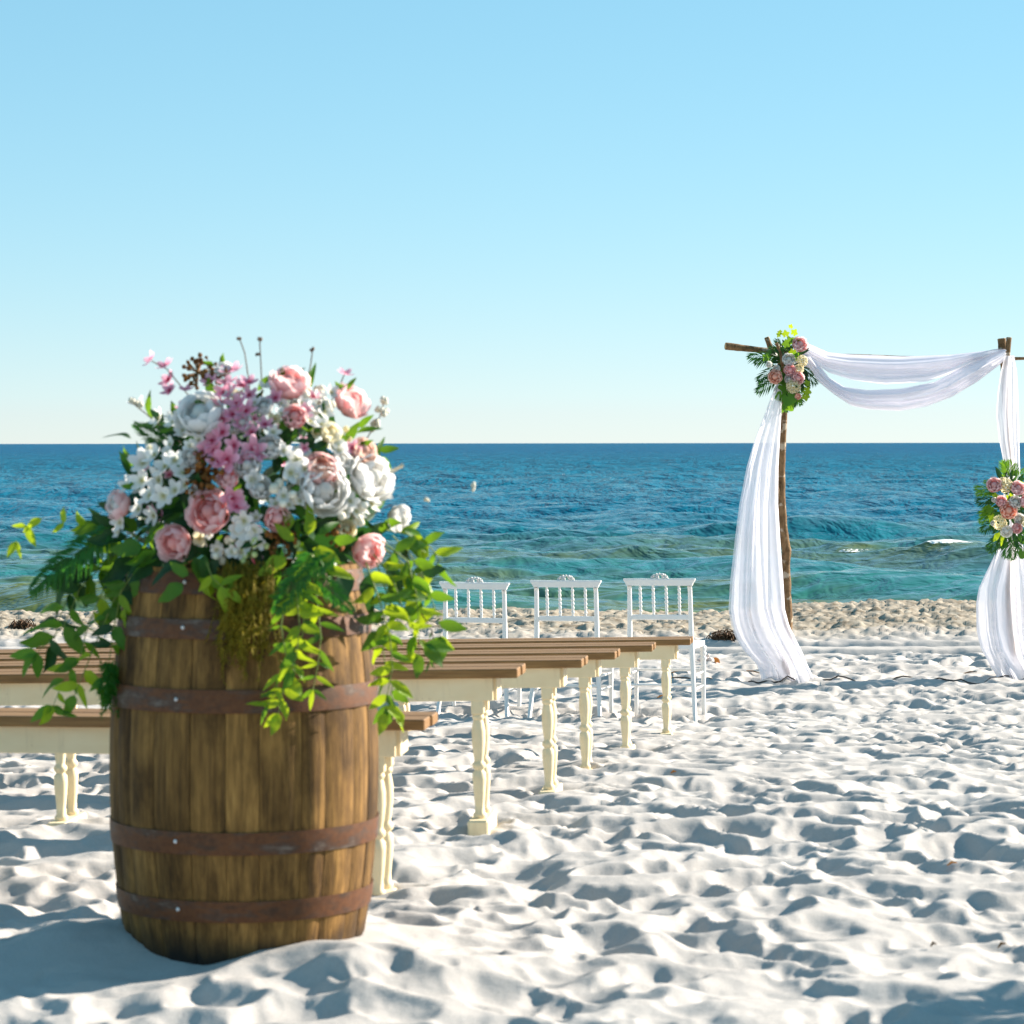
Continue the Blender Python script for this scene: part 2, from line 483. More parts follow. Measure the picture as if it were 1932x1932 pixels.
M['stem'] = mat_simple('stem_green', (0.10, 0.16, 0.03), (0.20, 0.24, 0.06), 20, 0.6)
M['stemb'] = mat_simple('stem_brown', (0.10, 0.06, 0.04), (0.20, 0.13, 0.09), 20, 0.7)
M['lf'] = mat_leaf('leaf_green', (0.012, 0.085, 0.008), (0.070, 0.22, 0.014), (0.32, 0.54, 0.018), 0.4)
M['lfl'] = mat_leaf('leaf_lime', (0.12, 0.27, 0.010), (0.27, 0.43, 0.018), (0.62, 0.72, 0.015), 0.45)
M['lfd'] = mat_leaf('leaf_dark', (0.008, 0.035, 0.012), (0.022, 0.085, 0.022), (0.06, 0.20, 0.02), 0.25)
M['fern'] = mat_leaf('fern_green', (0.010, 0.085, 0.010), (0.03, 0.17, 0.014), (0.10, 0.36, 0.02), 0.35)
M['palm'] = mat_leaf('palm_green', (0.008, 0.045, 0.014), (0.025, 0.11, 0.020), (0.10, 0.30, 0.02), 0.3)
M['palml'] = mat_leaf('palm_light', (0.03, 0.14, 0.010), (0.10, 0.30, 0.015), (0.30, 0.50, 0.02), 0.4)
M['moss'] = mat_leaf('moss_olive', (0.08, 0.075, 0.004), (0.24, 0.19, 0.012), (0.50, 0.36, 0.01), 0.35, 0.8)

# ------------------------------------------------------------------ the ground
rs = np.random.RandomState(11)
TAB = rs.rand(8, 256, 256)

def vnoise(x, y, k):
    xi = np.floor(x).astype(np.int64); yi = np.floor(y).astype(np.int64)
    fx = x - xi; fy = y - yi
    fx = fx * fx * (3 - 2 * fx); fy = fy * fy * (3 - 2 * fy)
    T = TAB[k % 8]
    a = T[xi % 256, yi % 256]; b = T[(xi + 1) % 256, yi % 256]; c = T[xi % 256, (yi + 1) % 256]; d = T[(xi + 1) % 256, (yi + 1) % 256]
    return (a * (1 - fx) + b * fx) * (1 - fy) + (c * (1 - fx) + d * fx) * fy - 0.5

def fbm(x, y, k, o=4):
    s = 0; a = 1.0
    for i in range(o):
        s = s + a * vnoise(x * 2 ** i + 17.3 * i, y * 2 ** i + 9.1 * i, k + i); a *= 0.5
    return s

def pits(x, y, cell, seed, rad, depth, soft, keep=1.0):
    """trampled sand: paraboloid hollows that meet in crests"""
    gx = x / cell; gy = y / cell
    ix = np.floor(gx).astype(np.int64); iy = np.floor(gy).astype(np.int64)
    acc = np.exp(-np.zeros_like(x) / soft)
    for dx in (-1, 0, 1):
        for dy in (-1, 0, 1):
            jx = (ix + dx) % 256; jy = (iy + dy) % 256
            px = (ix + dx + TAB[seed][jx, jy]) * cell
            py = (iy + dy + TAB[(seed + 1) % 8][jx, jy]) * cell
            q = TAB[(seed + 2) % 8][jx, jy]
            an = TAB[(seed + 3) % 8][jx, jy] * math.pi
            on = (TAB[(seed + 4) % 8][jx, jy] < keep)
            ax = x - px; ay = y - py
            ca = np.cos(an); sa = np.sin(an)
            u = ax * ca + ay * sa; w = (-ax * sa + ay * ca) * 1.45
            d2 = (u * u + w * w) / (rad * (0.75 + 0.5 * q)) ** 2
            h = np.minimum(depth * (0.55 + 0.75 * q) * (d2 - 1.0), 1.0)
            acc = acc + np.where(on, np.exp(-np.clip(h / soft, -30, 30)), 0)
    return -soft * np.log(acc)

GY = [0, 6, 8, 9.6, 11, 12.3, 13.9, 15.3, 17.5, 20, 23.6, 24.6, 27.0, 28.4, 30.5, 34, 40, 60, 400, 60000]
GZ = [0.03, 0.0, 0.0, -0.01, -0.085, -0.14, -0.225, -0.31, -0.455, -0.435, -0.47, -0.475, -0.37, -0.36, -0.72, -1.25, -1.8, -3, -8, -9]

def ground(x, y):
    x = np.asarray(x, dtype=float); y = np.asarray(y, dtype=float)
    z = sum(np.interp(y + o, GY, GZ) for o in (-0.5, -0.25, 0, 0.25, 0.5)) / 5
    ber = np.exp(-((y - 27.6) / 1.6) ** 2)
    z = z + ber * (-0.075 + 0.095 / (1 + np.exp(-(x - 2.7) / 0.22)) + 0.05 * vnoise(x * 0.5, y * 0.1, 3))
    z = z + 0.017 * np.minimum(0, x + 0.4) * np.clip((y - 7.8) / 1.5, 0, 1) * np.clip((22 - y) / 4, 0, 1)
    z = z + 0.075 * np.exp(-(((x + 0.68) / 0.62) ** 2 + ((y - 6.95) / 0.55) ** 2))
    # the sand heaped round the barrel
    z = z - 0.045 * np.exp(-(((x + 0.86) / 0.22) ** 2 + ((y - 6.66) / 0.22) ** 2))
    z = z + 0.075 * np.exp(-(((x + 0.33) / 0.28) ** 2 + ((y - 6.55) / 0.22) ** 2))
    z = z + 0.050 * np.exp(-(((x + 1.12) / 0.22) ** 2 + ((y - 6.9) / 0.25) ** 2))
    return z

def sand_h(x, y):
    x = np.asarray(x, dtype=float); y = np.asarray(y, dtype=float)
    wx = x + 0.10 * fbm(x * 3.1, y * 3.1, 0, 3) + 0.02 * fbm(x * 14, y * 14, 1, 2)
    wy = y + 0.10 * fbm(x * 3.1 + 50, y * 3.1 + 20, 2, 3) + 0.02 * fbm(x * 14, y * 14, 3, 2)
    flat = np.exp(-((y - 24.1) / 0.7) ** 4)
    rough = 1 / (1 + np.exp(-(y - 25.1) / 0.12))
    tramp = (1 - 0.9 * flat) * (1 - rough)
    amp = np.clip(0.80 + 1.1 * fbm(x * 0.9, y * 0.9, 5, 2), 0.35, 1.3)
    h = amp * pits(wx, wy, 0.195, 0, 0.142, 0.060, 0.004, 0.86)
    h = h + 0.8 * pits(wx + 5.1, wy + 3.3, 0.115, 3, 0.07, 0.022, 0.002, 0.6)
    h = h + 0.034 * fbm(x * 2.4, y * 2.4, 4, 3) + 0.007 * fbm(x * 13, y * 13, 6, 3)
    h = h * tramp
    c = 0.55 * pits(wx * 1.0, wy, 0.15, 5, 0.085, 0.04, 0.003, 0.7) + 0.05 * fbm(x * 4, y * 6, 2, 5) + 0.042 * fbm(x * 17, y * 20, 7, 3)
    h = h + rough * c
    yr = y + 0.10 * np.sin(x * 0.6) + 0.05 * fbm(x * 1.5, y * 0.5, 3, 2)
    for (y0, w0) in ((23.55, 0.16), (24.45, 0.22)):
        h = h - 0.115 * (1 / (1 + np.exp(-(yr - y0 + w0) / 0.05)) - 1 / (1 + np.exp(-(yr - y0 - w0) / 0.022)))
    h = h + flat * 0.010 * fbm(x * 6, y * 12, 3, 3)
    rb = np.hypot(x + 0.685, y - 7.0)
    h = h * (0.25 + 0.75 * np.clip((rb - 0.36) / 0.22, 0, 1))
    rs2 = np.exp(-(((x + 1.1) / 0.45) ** 2 + ((y - 6.62) / 0.3) ** 2))
    h = h * (1 - 0.6 * rs2)
    return h

def Z(x, y, micro=0.6):
    a = np.array([float(x)]); b = np.array([float(y)])
    return float(ground(a, b)[0] + micro * sand_h(a, b)[0])

def grid_mesh(name, X, Y, Zz, mat, attrs=None):
    nr, nc = X.shape
    co = np.stack([X, Y, Zz], -1).reshape(-1, 3).astype(np.float32)
    i = np.arange(nr * nc).reshape(nr, nc)
    q = np.stack([i[:-1, :-1], i[:-1, 1:], i[1:, 1:], i[1:, :-1]], -1).reshape(-1, 4).astype(np.int32)
    m = bpy.data.meshes.new(name)
    m.vertices.add(len(co)); m.vertices.foreach_set('co', co.ravel())
    m.loops.add(q.size); m.loops.foreach_set('vertex_index', q.ravel())
    m.polygons.add(len(q))
    m.polygons.foreach_set('loop_start', np.arange(0, q.size, 4, dtype=np.int32))
    m.update(calc_edges=True)
    m.polygons.foreach_set('use_smooth', np.ones(len(q), dtype=bool))
    for k, a in (attrs or {}).items():
        at = m.attributes.new(k, 'FLOAT', 'POINT'); at.data.foreach_set('value', a.ravel().astype(np.float32))
    m.materials.append(mat)
    m.update()
    return m

def cols(dense, half, outer, nout):
    a = np.linspace(-half, half, dense)
    b = half + (outer - half) * np.linspace(0, 1, nout + 1)[1:] ** 2
    return np.concatenate([-b[::-1], a, b])

# sand: one sheet from behind the camera out under the sea
ry = np.concatenate([np.linspace(-30, 4.8, 30)[:-1], np.exp(np.linspace(math.log(4.8), math.log(30.5), 860)), np.array([31, 32, 34, 37, 42, 60, 150, 600])])
cf = cols(640, 0.245, 8.0, 40)
YY = np.repeat(ry[:, None], len(cf), 1)
wid = np.maximum(np.abs(ry), 6.0)
XX = cf[None, :] * wid[:, None]
hh = sand_h(XX.ravel(), YY.ravel()).reshape(XX.shape)
ZZ = ground(XX.ravel(), YY.ravel()).reshape(XX.shape) + hh
o = put('sand_beach', grid_mesh('sand_beach', XX, YY, ZZ, M['sand']))
tag(o, 'trampled white sand beach sloping to the water', kind='structure')

# sea
SEA = -1.30
inv = np.linspace(1 / 29.0, 1 / 1500.0, 640)
rd = np.concatenate([1 / inv, np.array([1800, 2300, 3200, 5000, 9000, 20000, 60000])])
cf = cols(620, 0.215, 6.0, 36)
YY = np.repeat(rd[:, None], len(cf), 1)
XX = cf[None, :] * rd[:, None]
dD = np.gradient(rd)[:, None] * np.ones_like(XX)
H = np.zeros_like(XX)
rw = np.random.RandomState(5)
for i in range(44):
    lam = 0.55 * (16 / 0.55) ** (i / 43.0)
    th = rw.normal(0, 0.55) + 0.12
    k = 2 * math.pi / lam
    kx, ky = k * math.sin(th), k * math.cos(th)
    ph = rw.rand() * 6.283
    a = 0.0105 * lam ** 0.72
    lamy = 2 * math.pi / max(abs(ky), 1e-3)
    wgt = np.clip(lamy / (3.2 * dD) - 0.6, 0, 1)
    arg = kx * XX + ky * YY + ph + 1.3 * vnoise(XX / (lam * 2.4) + i, YY / (lam * 2.4), i)
    cr = (0.5 + 0.5 * np.sin(arg)) ** 1.7 * 2 - 0.85
    gro = 0.5 + 1.0 * (vnoise(XX / (lam * 4) + 3 * i, YY / (lam * 3), i + 2) + 0.5)
    if lam < 4.5: wgt = wgt * np.clip((YY - 42) / 45 + 0.38, 0.38, 1)
    H += a * wgt * cr * gro
# shoaling swell near the beach
for (lam, a, y0, sp, sd) in ((8.5, 0.15, 62, 16, 1), (6.0, 0.11, 52, 12, 4)):
    env = np.exp(-((YY - y0) / sp) ** 2)
    brk = np.clip(0.5 + 2.6 * vnoise(XX / 6.0 + 7 * sd, YY / lam * 0.8 + sd, sd), 0, 1.4)
    arg = 2 * math.pi * (YY + 1.6 * vnoise(XX / 7.0, YY / 30, sd + 1) * 2 + 0.10 * XX) / lam
    H += a * env * brk * ((0.5 + 0.5 * np.sin(arg)) ** 2.0 * 2 - 0.6)
# the small breaker off the arch, and two lesser ones
FO = np.zeros_like(XX); BO = np.zeros_like(XX)
for (u, v, w, hgt) in ((1790, 1030, 1.45, 0.355), (1690, 1019, 0.9, 0.20), (1610, 1034, 0.75, 0.16), (1670, 1030, 2.2, 0.10), (440, 1040, 1.6, 0.12), (1275, 1140, 1.7, 0.20), (1330, 1145, 1.5, 0.10)):
    D = (ZC - SEA - hgt * 0.75) * F / (v - 836)
    x0 = (u - 966) / F * D
    dx = (XX - x0) / w; dy = YY - (D + 0.25 * dx * dx)
    sh = np.where(dy < 0, np.exp(-(dy / 0.85) ** 2), np.exp(-(dy / 1.9) ** 2))
    H += hgt * np.exp(-dx ** 2) * sh
    BO = np.maximum(BO, np.exp(-(dx / 1.2) ** 2) * sh)  # mask of the painted backlight on each breaker
    if v < 1036 and u > 1600 and w < 2:
        FO = np.maximum(FO, np.exp(-(dx / 0.62) ** 4) * np.exp(-((dy + 0.12) / 0.30) ** 2) * (1.0 if w > 1 else 0.85))
H *= np.clip((YY - 28.5) / 14, 0.15, 1)
o = put('sea', grid_mesh('sea', XX, YY, SEA + H, M['sea'], {'foam': FO, 'backlit_olive': BO}))
tag(o, 'choppy teal sea running out to the horizon', kind='structure')

# ------------------------------------------------------------------ barrel
BX, BY = -0.682, 7.0
BZ = -0.015
BH = 1.01
def brad(z):
    return 0.342 - 0.050 * ((z - BH / 2) / (BH / 2)) ** 2

barrel = thing('wine_barrel', 'weathered brown oak barrel with rusty hoops standing under the big flower arrangement', 'barrel', (BX, BY, BZ), 0.0, 'wooden barrels dressed with flowers')
NS = 26
wds = [random.uniform(0.75, 1.25) for _ in range(NS)]
tot = sum(wds); a0 = 0.1
for w in wds:
    a1 = a0 + 2 * math.pi * w / tot
    g = 0.0022
    mb = MB(); nz_ = 17; na = 4
    dr = random.uniform(-0.0012, 0.0012)
    vs = []; fs = []
    for j in range(nz_):
        z = BH * j / (nz_ - 1)
        for k in range(na + 1):
            f = k / na
            a = a0 + g + (a1 - a0 - 2 * g) * f
            r = brad(z) + dr - (0.004 if k in (0, na) else 0.0)
            vs.append((r * math.cos(a), r * math.sin(a), z))
    for j in range(nz_):
        z = BH * j / (nz_ - 1)
        for a in (a0 + g, a1 - g):
            r = brad(z) - 0.024
            vs.append((r * math.cos(a), r * math.sin(a), z))
    W_ = na + 1
    B_ = nz_ * W_
    for j in range(nz_ - 1):
        for k in range(na):
            fs.append((j * W_ + k, j * W_ + k + 1, (j + 1) * W_ + k + 1, (j + 1) * W_ + k))
        fs.append((B_ + 2 * j, j * W_, (j + 1) * W_, B_ + 2 * j + 2))
        fs.append((j * W_ + na, B_ + 2 * j + 1, B_ + 2 * j + 3, (j + 1) * W_ + na))
        fs.append((B_ + 2 * j + 1, B_ + 2 * j, B_ + 2 * j + 2, B_ + 2 * j + 3))
    e = (nz_ - 1)
    fs.append(tuple([e * W_ + k for k in range(na + 1)] + [B_ + 2 * e + 1, B_ + 2 * e]))
    mb.add(vs, fs)
    me = mb.mesh('stave', M['oak']); smooth_by_angle(me, 40)
    put('stave', me, barrel)
    a0 = a1
mb = MB(); mb.lathe([(0.27, -0.012), (0.272, 0.012)], 40)
mb.build('barrel_head', M['oak'], barrel, (0, 0, BH - 0.04), False)
for (zc, hw) in ((0.972, 0.026), (0.862, 0.024), (0.688, 0.0285), (0.342, 0.0275), (0.174, 0.026), (0.019, 0.017)):
    mb = MB(); n_ = 64; vs = []; fs = []
    prof = [(zc - hw, 0.0005), (zc - hw, 0.0035), (zc, 0.0048), (zc + hw, 0.0035), (zc + hw, 0.0005)]
    for (z, d_) in prof:
        for k in range(n_):
            w = 2 * math.pi * k / n_
            r = brad(z) + d_
            vs.append((r * math.cos(w), r * math.sin(w), z))
    for j in range(len(prof) - 1):
        for k in range(n_):
            fs.append((j * n_ + k, j * n_ + (k + 1) % n_, (j + 1) * n_ + (k + 1) % n_, (j + 1) * n_ + k))
    mb.add(vs, fs)
    me = mb.mesh('hoop', M['hoop']); smooth_by_angle(me, 40)
    hp = put('hoop', me, barrel)
    for az in (() if zc < 0.1 else (-1.57 - 0.40 + random.uniform(-0.03, 0.03),)):
        rv = MB(); r = brad(zc) + 0.005
        rv.blob((r * math.cos(az), r * math.sin(az), zc + 0.004), 0.0052, 8, 4)
        rv.build('rivet', M['rivet'], hp)

# ------------------------------------------------------------------ plant pieces
def leaf_mesh(name, mat, wid=0.42, fold=0.12, droop=0.18, nv=6, tip=1.0, twist=0.0, wave=0.0, bend=0.0):
    """a pointed leaf of unit length along +X, face up +Z"""
    vs = []; fs = []; ts = []
    for i in range(nv + 1):
        t = i / nv
        w = wid * 0.5 * (math.sin(math.pi * min(1, t ** 0.8)) ** 0.85) * (1 - 0.15 * t) if 0 < i < nv else 0.004
        z = -droop * t * t
        for k, sx in enumerate((-1, 0, 1)):
            a = twist * t; yy = sx * w * (1 + 0.18 * wave * math.sin(9 * t + sx)); zz = abs(sx) * fold * w * 2 + wave * 0.05 * math.sin(11 * t + 2 * sx) * abs(sx)
            vs.append((t, yy * math.cos(a) - zz * math.sin(a) + bend * t * t, z + yy * math.sin(a) + zz * math.cos(a))); ts.append(t)
    for i in range(nv):
        for k in (0, 1):
            fs.append((i * 3 + k, (i + 1) * 3 + k, (i + 1) * 3 + k + 1, i * 3 + k + 1))
    return mesh(name, vs, fs, mat, True, ts)

def lobed_mesh(name, mat, lobes=5, depth=0.35):
    """ivy or fig leaf of about unit length along +X"""
    vs = [(0.42, 0, 0.0)]; ts = [0.5]; n_ = lobes * 4
    for k in range(n_ + 1):
        a = -math.pi * 0.92 + 2 * math.pi * 0.92 * k / n_
        lob = 0.5 + 0.5 * math.cos(2 * math.pi * k / 4.0 + (math.pi if False else 0) + math.pi)
        r = (0.44 + 0.14 * math.cos(a)) * (1 - depth * (1 - lob))
        vs.append((0.42 + r * math.cos(a), r * math.sin(a), 0.10 * r * r * 2 - 0.12 * max(0, math.cos(a)) * r)); ts.append(1)
    fs = [(0, k + 1, k + 2) for k in range(n_)]
    return mesh(name, vs, fs, mat, True, ts)

LEAF = {k: [leaf_mesh('leaf', M[k], *a) for a in ((0.44, 0.12, 0.18), (0.38, 0.3, 0.45, 7, 1, 0.5, 0.6, 0.12), (0.52, 0.05, 0.1, 7, 1, -0.4, 0.8, -0.10), (0.34, 0.2, 0.7, 7, 1, 0.9, 0.4, 0.2), (0.46, 0.4, -0.2, 7, 1, -0.7, 1.0, -0.15))] for k in ('lf', 'lfl', 'lfd')}
LEAFN = {k: leaf_mesh('leaf', M[k], 0.26, 0.1, 0.3) for k in ('lf', 'lfl', 'lfd', 'fern')}
IVY = {k: lobed_mesh('ivy_leaf', M[k]) for k in ('lf', 'lfl', 'lfd')}
FIG = {k: lobed_mesh('lobed_leaf', M['lf'], 4, 0.22) for k in ('lf', 'lfl')}

def orient(xdir, up):
    x = Vector(xdir).normalized()
    z = Vector(up); z = (z - x * z.dot(x))
    z = z.normalized() if z.length > 1e-4 else x.orthogonal().normalized()
    y = z.cross(x)
    return Matrix((x, y, z)).transposed().to_quaternion()

def frond_mb(length=1.0, n_=22, ll=0.35, wid=0.10, ang=55, droop=0.25, fan=False, taper=True):
    """pinnate frond along +X; face +Z"""
    mb = MB()
    ax = [(length * t, 0, -droop * length * t * t) for t in [i / 8 for i in range(9)]]
    mb.tube(ax, [0.010 * length * (1 - 0.7 * i / 8) for i in range(9)], 5)
    for i in range(n_):
        t = 0.12 + 0.86 * i / (n_ - 1)
        bx = length * t; bz = -droop * length * t * t
        L = ll * length * (math.sin(math.pi * (0.18 + 0.74 * t)) if taper else 1.0) * random.uniform(0.88, 1.1)
        for sg in (-1, 1):
            an = R(ang * (1 - 0.45 * t) + random.uniform(-5, 5))
            d = Vector((math.cos(an), sg * math.sin(an), random.uniform(-0.25, 0.05) - 0.15)).normalized()
            sd = Vector((-d.y, d.x, 0)).normalized() * (wid * length * 0.5)
            b = Vector((bx, 0, bz))
            mid = b + d * (L * 0.45) + Vector((0, 0, 0.02 * length))
            e = b + d * L - Vector((0, 0, 0.06 * length))
            up = Vector((0, 0, 0.25 * wid * length))
            mb.add([b, mid + sd + up, mid, mid - sd + up, e], [(0, 2, 1), (0, 3, 2), (1, 2, 4), (2, 3, 4)], [0, .5, .5, .5, 1])
    return mb

# petals: patches on spheres of the flower's layers
def petal_mesh(name, mat, Rr, p0, p1, haz, curl=0.0, nu=6, nv=6, seed=0, flare=0.0):
    rr = random.Random(seed)
    vs = []; fs = []; ts = []
    for i in range(nv + 1):
        t = i / nv
        ph = p0 + (p1 - p0) * t
        wa = haz * (math.sin(math.pi * (0.16 + 0.60 * t)) ** 0.8) * (1 if t < 0.85 else 1 - 1.6 * (t - 0.85))
        for k in range(nu + 1):
            s_ = 2 * k / nu - 1
            rad = Rr * (1 + curl * t ** 3 + flare * t * (1 - abs(s_)) + 0.05 * abs(s_) ** 2 + 0.03 * math.sin(7 * s_ + 5 * t + seed) * t)
            p = ph - 0.20 * abs(s_) ** 2.5 * t + rr.uniform(-0.03, 0.03) * t
            az = wa * s_ / max(0.35, math.sin(min(max(p, 0.25), 2.6)))
            vs.append((rad * math.sin(p) * math.cos(az), rad * math.sin(p) * math.sin(az), Rr * 0.55 - rad * math.cos(p)))
            ts.append(t)
    for i in range(nv):
        for k in range(nu):
            fs.append((i * (nu + 1) + k, i * (nu + 1) + k + 1, (i + 1) * (nu + 1) + k + 1, (i + 1) * (nu + 1) + k))
    return mesh(name, vs, fs, mat, True, ts)

LAY = [(1.0, 0.25, 1.75, 0.66, 0.06, 6), (0.90, 0.3, 2.05, 0.62, 0.0, 6), (0.72, 0.3, 2.30, 0.62, 0.0, 6), (0.50, 0.3, 2.45, 0.72, 0.0, 5), (0.28, 0.3, 2.6, 0.9, 0.0, 4)]
PET = {}
def petals(col):
    if col not in PET:
        PET[col] = [petal_mesh('petal', M[col], a, b, c, d, e, seed=i * 7 + len(PET)) for i, (a, b, c, d, e, k) in enumerate(LAY)]
    return PET[col]

def peony(parent, loc, nrm, r, col, inner=None, name='peony', closed=0.0, layers=None, joined=False):
    """a layered flower: part > petals as sub-parts (or one mesh when it is too small to pick petals apart)"""
    q = Vector(nrm).normalized().to_track_quat('Z', 'Y') @ Quaternion((0, 0, 1), random.uniform(0, 6.28))
    use = layers or range(len(LAY))
    if joined:
        mb = MB()
        for li in use:
            cnt = LAY[li][5]
            src = petals(col if (inner is None or li < 2) else inner)[li]
            vv_ = [v.co.copy() for v in src.vertices]; ff_ = [tuple(p.vertices) for p in src.polygons]
            tt_ = [a.value for a in src.attributes['t'].data]
            for k in range(cnt):
                Mx = Matrix.Rotation(2 * math.pi * k / cnt + li * 0.5 + random.uniform(-.1, .1), 4, 'Z')
                mb.add([Mx @ v for v in vv_], ff_, tt_)
        mb.blob((0, 0, 0.50), 0.42, 9, 6)
        o = mb.build(name, M[col], parent, loc, True, q, r)
        return o
    core = MB(); core.blob((0, 0, 0.45), 0.36, 8, 5)
    fl = core.build(name, M[inner or col], parent, loc, True, q, r)
    for li in use:
        cnt = LAY[li][5]
        me = petals(col if (inner is None or li < 2) else inner)[li]
        for k in range(cnt):
            a = 2 * math.pi * k / cnt + li * 0.5 + random.uniform(-.12, .12)
            tl = Quaternion((-math.sin(a), math.cos(a), 0), (0.10 if li == 0 else 0.0) + random.uniform(-.07, .07) - closed * 0.25) @ Quaternion((0, 0, 1), a)
            put('petal', me, fl, (0, 0, 0), tl, random.uniform(0.94, 1.06))
    return fl

def blossom_mb(np_=5, wid=0.62, cup=0.35, rnd=random):
    """open five-petalled blossom of unit radius facing +Z"""
    mb = MB()
    for k in range(np_):
        a = 2 * math.pi * k / np_ + rnd.uniform(-.08, .08)
        L = rnd.uniform(0.9, 1.08); c_ = cup + rnd.uniform(-.12, .12)
        vs = []; ts = []; fs = []
        for i in range(5):
            t = i / 4
            w = wid * (0.12 + 0.88 * math.sin(math.pi * min(1, 0.12 + 0.74 * t)) ** 0.9) * 0.5 * (1 if i < 4 else 0.55)
            for s_ in (-1, 0, 1):
                vs.append(Matrix.Rotation(a, 4, 'Z') @ Vector((L * t * (1 if s_ else 0.94 if i == 4 else 1), s_ * w, c_ * t * t + 0.10 * abs(s_) * t)))
                ts.append(t)
        for i in range(4):
            for k2 in (0, 1):
                fs.append((i * 3 + k2, (i + 1) * 3 + k2, (i + 1) * 3 + k2 + 1, i * 3 + k2 + 1))
        mb.add(vs, fs, ts)
    c = MB(); c.blob((0, 0, 0.10), 0.13, 6, 4)
    mb.add(c.v, c.f, [0.0] * len(c.v))
    return mb

BLO = {'ch': [blossom_mb().mesh('blossom', M['ch']) for _ in range(3)], 'wb': [blossom_mb(5, 0.70, 0.4).mesh('blossom', M['wb']) for _ in range(3)], 'cr': [blossom_mb(4, 0.9, 0.3).mesh('blossom', M['cr']) for _ in range(2)]}

def facing(nrm):
    return Vector(nrm).normalized().to_track_quat('Z', 'Y') @ Quaternion((0, 0, 1), random.uniform(0, 6.28))

def hydrangea(parent, loc, nrm, r, mat, name='hydrangea', n_=34):
    mb = MB()
    for i in range(n_):
        ph = math.acos(1 - 1.35 * (i + 0.5) / n_); az = i * 2.39996
        d = Vector((math.sin(ph) * math.cos(az), math.sin(ph) * math.sin(az), math.cos(ph)))
        Mx = Matrix.Translation(d * random.uniform(0.78, 0.95)) @ facing(d + Vector((random.uniform(-.2, .2), random.uniform(-.2, .2), 0))).to_matrix().to_4x4() @ Matrix.Scale(0.30, 4)
        mb.xf(blossom_mb(4, 0.95, 0.2), Mx)
    return mb.build(name, mat, parent, loc, True, facing(nrm), r)

# ------------------------------------------------------------------ flower arrangement on the barrel
ARR = Vector((BX, BY, BZ + BH))
arr = thing('flower_arrangement', 'lush pink and white flower arrangement with trailing greenery on top of the barrel', 'flower arrangement', ARR, 0.0, 'flower arrangements on barrels')
DC = BY

def dome(u, v, lift=0.0):
    """a point on the mound of flowers and its outward direction"""
    du = (u - 470) / 275.0; dv = (v - 985) / (315.0 if v < 985 else 190.0)
    rr = du * du + dv * dv
    dep = 0.30 * math.sqrt(max(0.0, 1 - rr)) if rr < 1 else 0.0
    D = DC - dep - lift
    p = P(u, v, D)
    nrm = Vector((du * 0.9, -math.sqrt(max(0.10, 1 - rr)) * 0.95, -dv * 0.9 + 0.12)).normalized()
    return p - ARR, nrm
PX = 1.0 / 740.0

# heart of the mound: dark leaves that nobody could count
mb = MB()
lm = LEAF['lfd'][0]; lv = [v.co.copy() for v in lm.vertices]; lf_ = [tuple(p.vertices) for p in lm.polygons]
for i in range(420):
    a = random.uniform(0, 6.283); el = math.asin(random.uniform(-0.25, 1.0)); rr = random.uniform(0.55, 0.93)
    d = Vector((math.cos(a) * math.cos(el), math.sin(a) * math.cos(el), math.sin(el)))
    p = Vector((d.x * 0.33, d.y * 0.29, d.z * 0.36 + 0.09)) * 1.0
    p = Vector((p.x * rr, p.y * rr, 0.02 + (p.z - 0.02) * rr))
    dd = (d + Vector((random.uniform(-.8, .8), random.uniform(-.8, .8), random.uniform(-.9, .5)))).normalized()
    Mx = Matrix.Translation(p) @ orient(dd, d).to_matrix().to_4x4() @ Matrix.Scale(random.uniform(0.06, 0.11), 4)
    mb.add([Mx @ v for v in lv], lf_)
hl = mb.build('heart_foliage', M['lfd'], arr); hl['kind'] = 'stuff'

# big layered flowers: (u, v, radius px, colour, inner colour, tilt of the face towards x, z)
for (u, v, r, c, ci, tx, tz, cl) in (
    (385, 790, 46, 'wh', None, -0.2, 0.3, 0), (545, 732, 38, 'bl', 'pk', 0.1, 0.8, 0.2), (657, 764, 36, 'bl', 'pk', 0.55, 0.2, 0.1),
    (606, 926, 47, 'wh', None, 0.05, -0.1, 0), (602, 892, 34, 'pk', 'pe', 0.0, 0.5, 0.1), (690, 905, 47, 'wh', None, 0.6, 0.15, 0),
    (400, 966, 41, 'bl', 'pk', -0.2, 0.0, 0), (336, 1022, 35, 'bl', 'pk', -0.35, -0.1, 0.1), (686, 1036, 35, 'bl', 'pk', 0.3, -0.35, 0.5),
    (230, 952, 29, 'bl', 'wh', -0.8, 0.0, 0.1), (424, 700, 17, 'wh', None, 0, .6, 0)):
    p, nn = dome(u, v, 0.015)
    nn = (nn + Vector((tx * 0.6, -0.35, tz * 0.6))).normalized()
    fl = peony(arr, p, nn, r * PX * 0.93, c, ci, 'peony', cl)

# smaller cupped flowers and buds, one mesh each
for (u, v, r, c) in ((522, 976, 23, 'bl'), (556, 790, 22, 'pk'), (470, 880, 24, 'wh'), (490, 922, 21, 'wh'), (511, 846, 22, 'wh'), (681, 856, 25, 'pe'), (745, 976, 26, 'wh'),
                     (460, 800, 18, 'wh'), (620, 820, 20, 'cr'), (650, 1000, 18, 'cr'), (500, 770, 17, 'wh'), (432, 905, 20, 'bl'), (640, 870, 18, 'wh'), (365, 860, 18, 'wh')):
    p, nn = dome(u, v, 0.02)
    peony(arr, p, nn + Vector((random.uniform(-.3, .3), -.2, random.uniform(-.4, .3))), r * PX, c, None, 'flower_bud', 0.3, (0, 1, 2, 3), True)

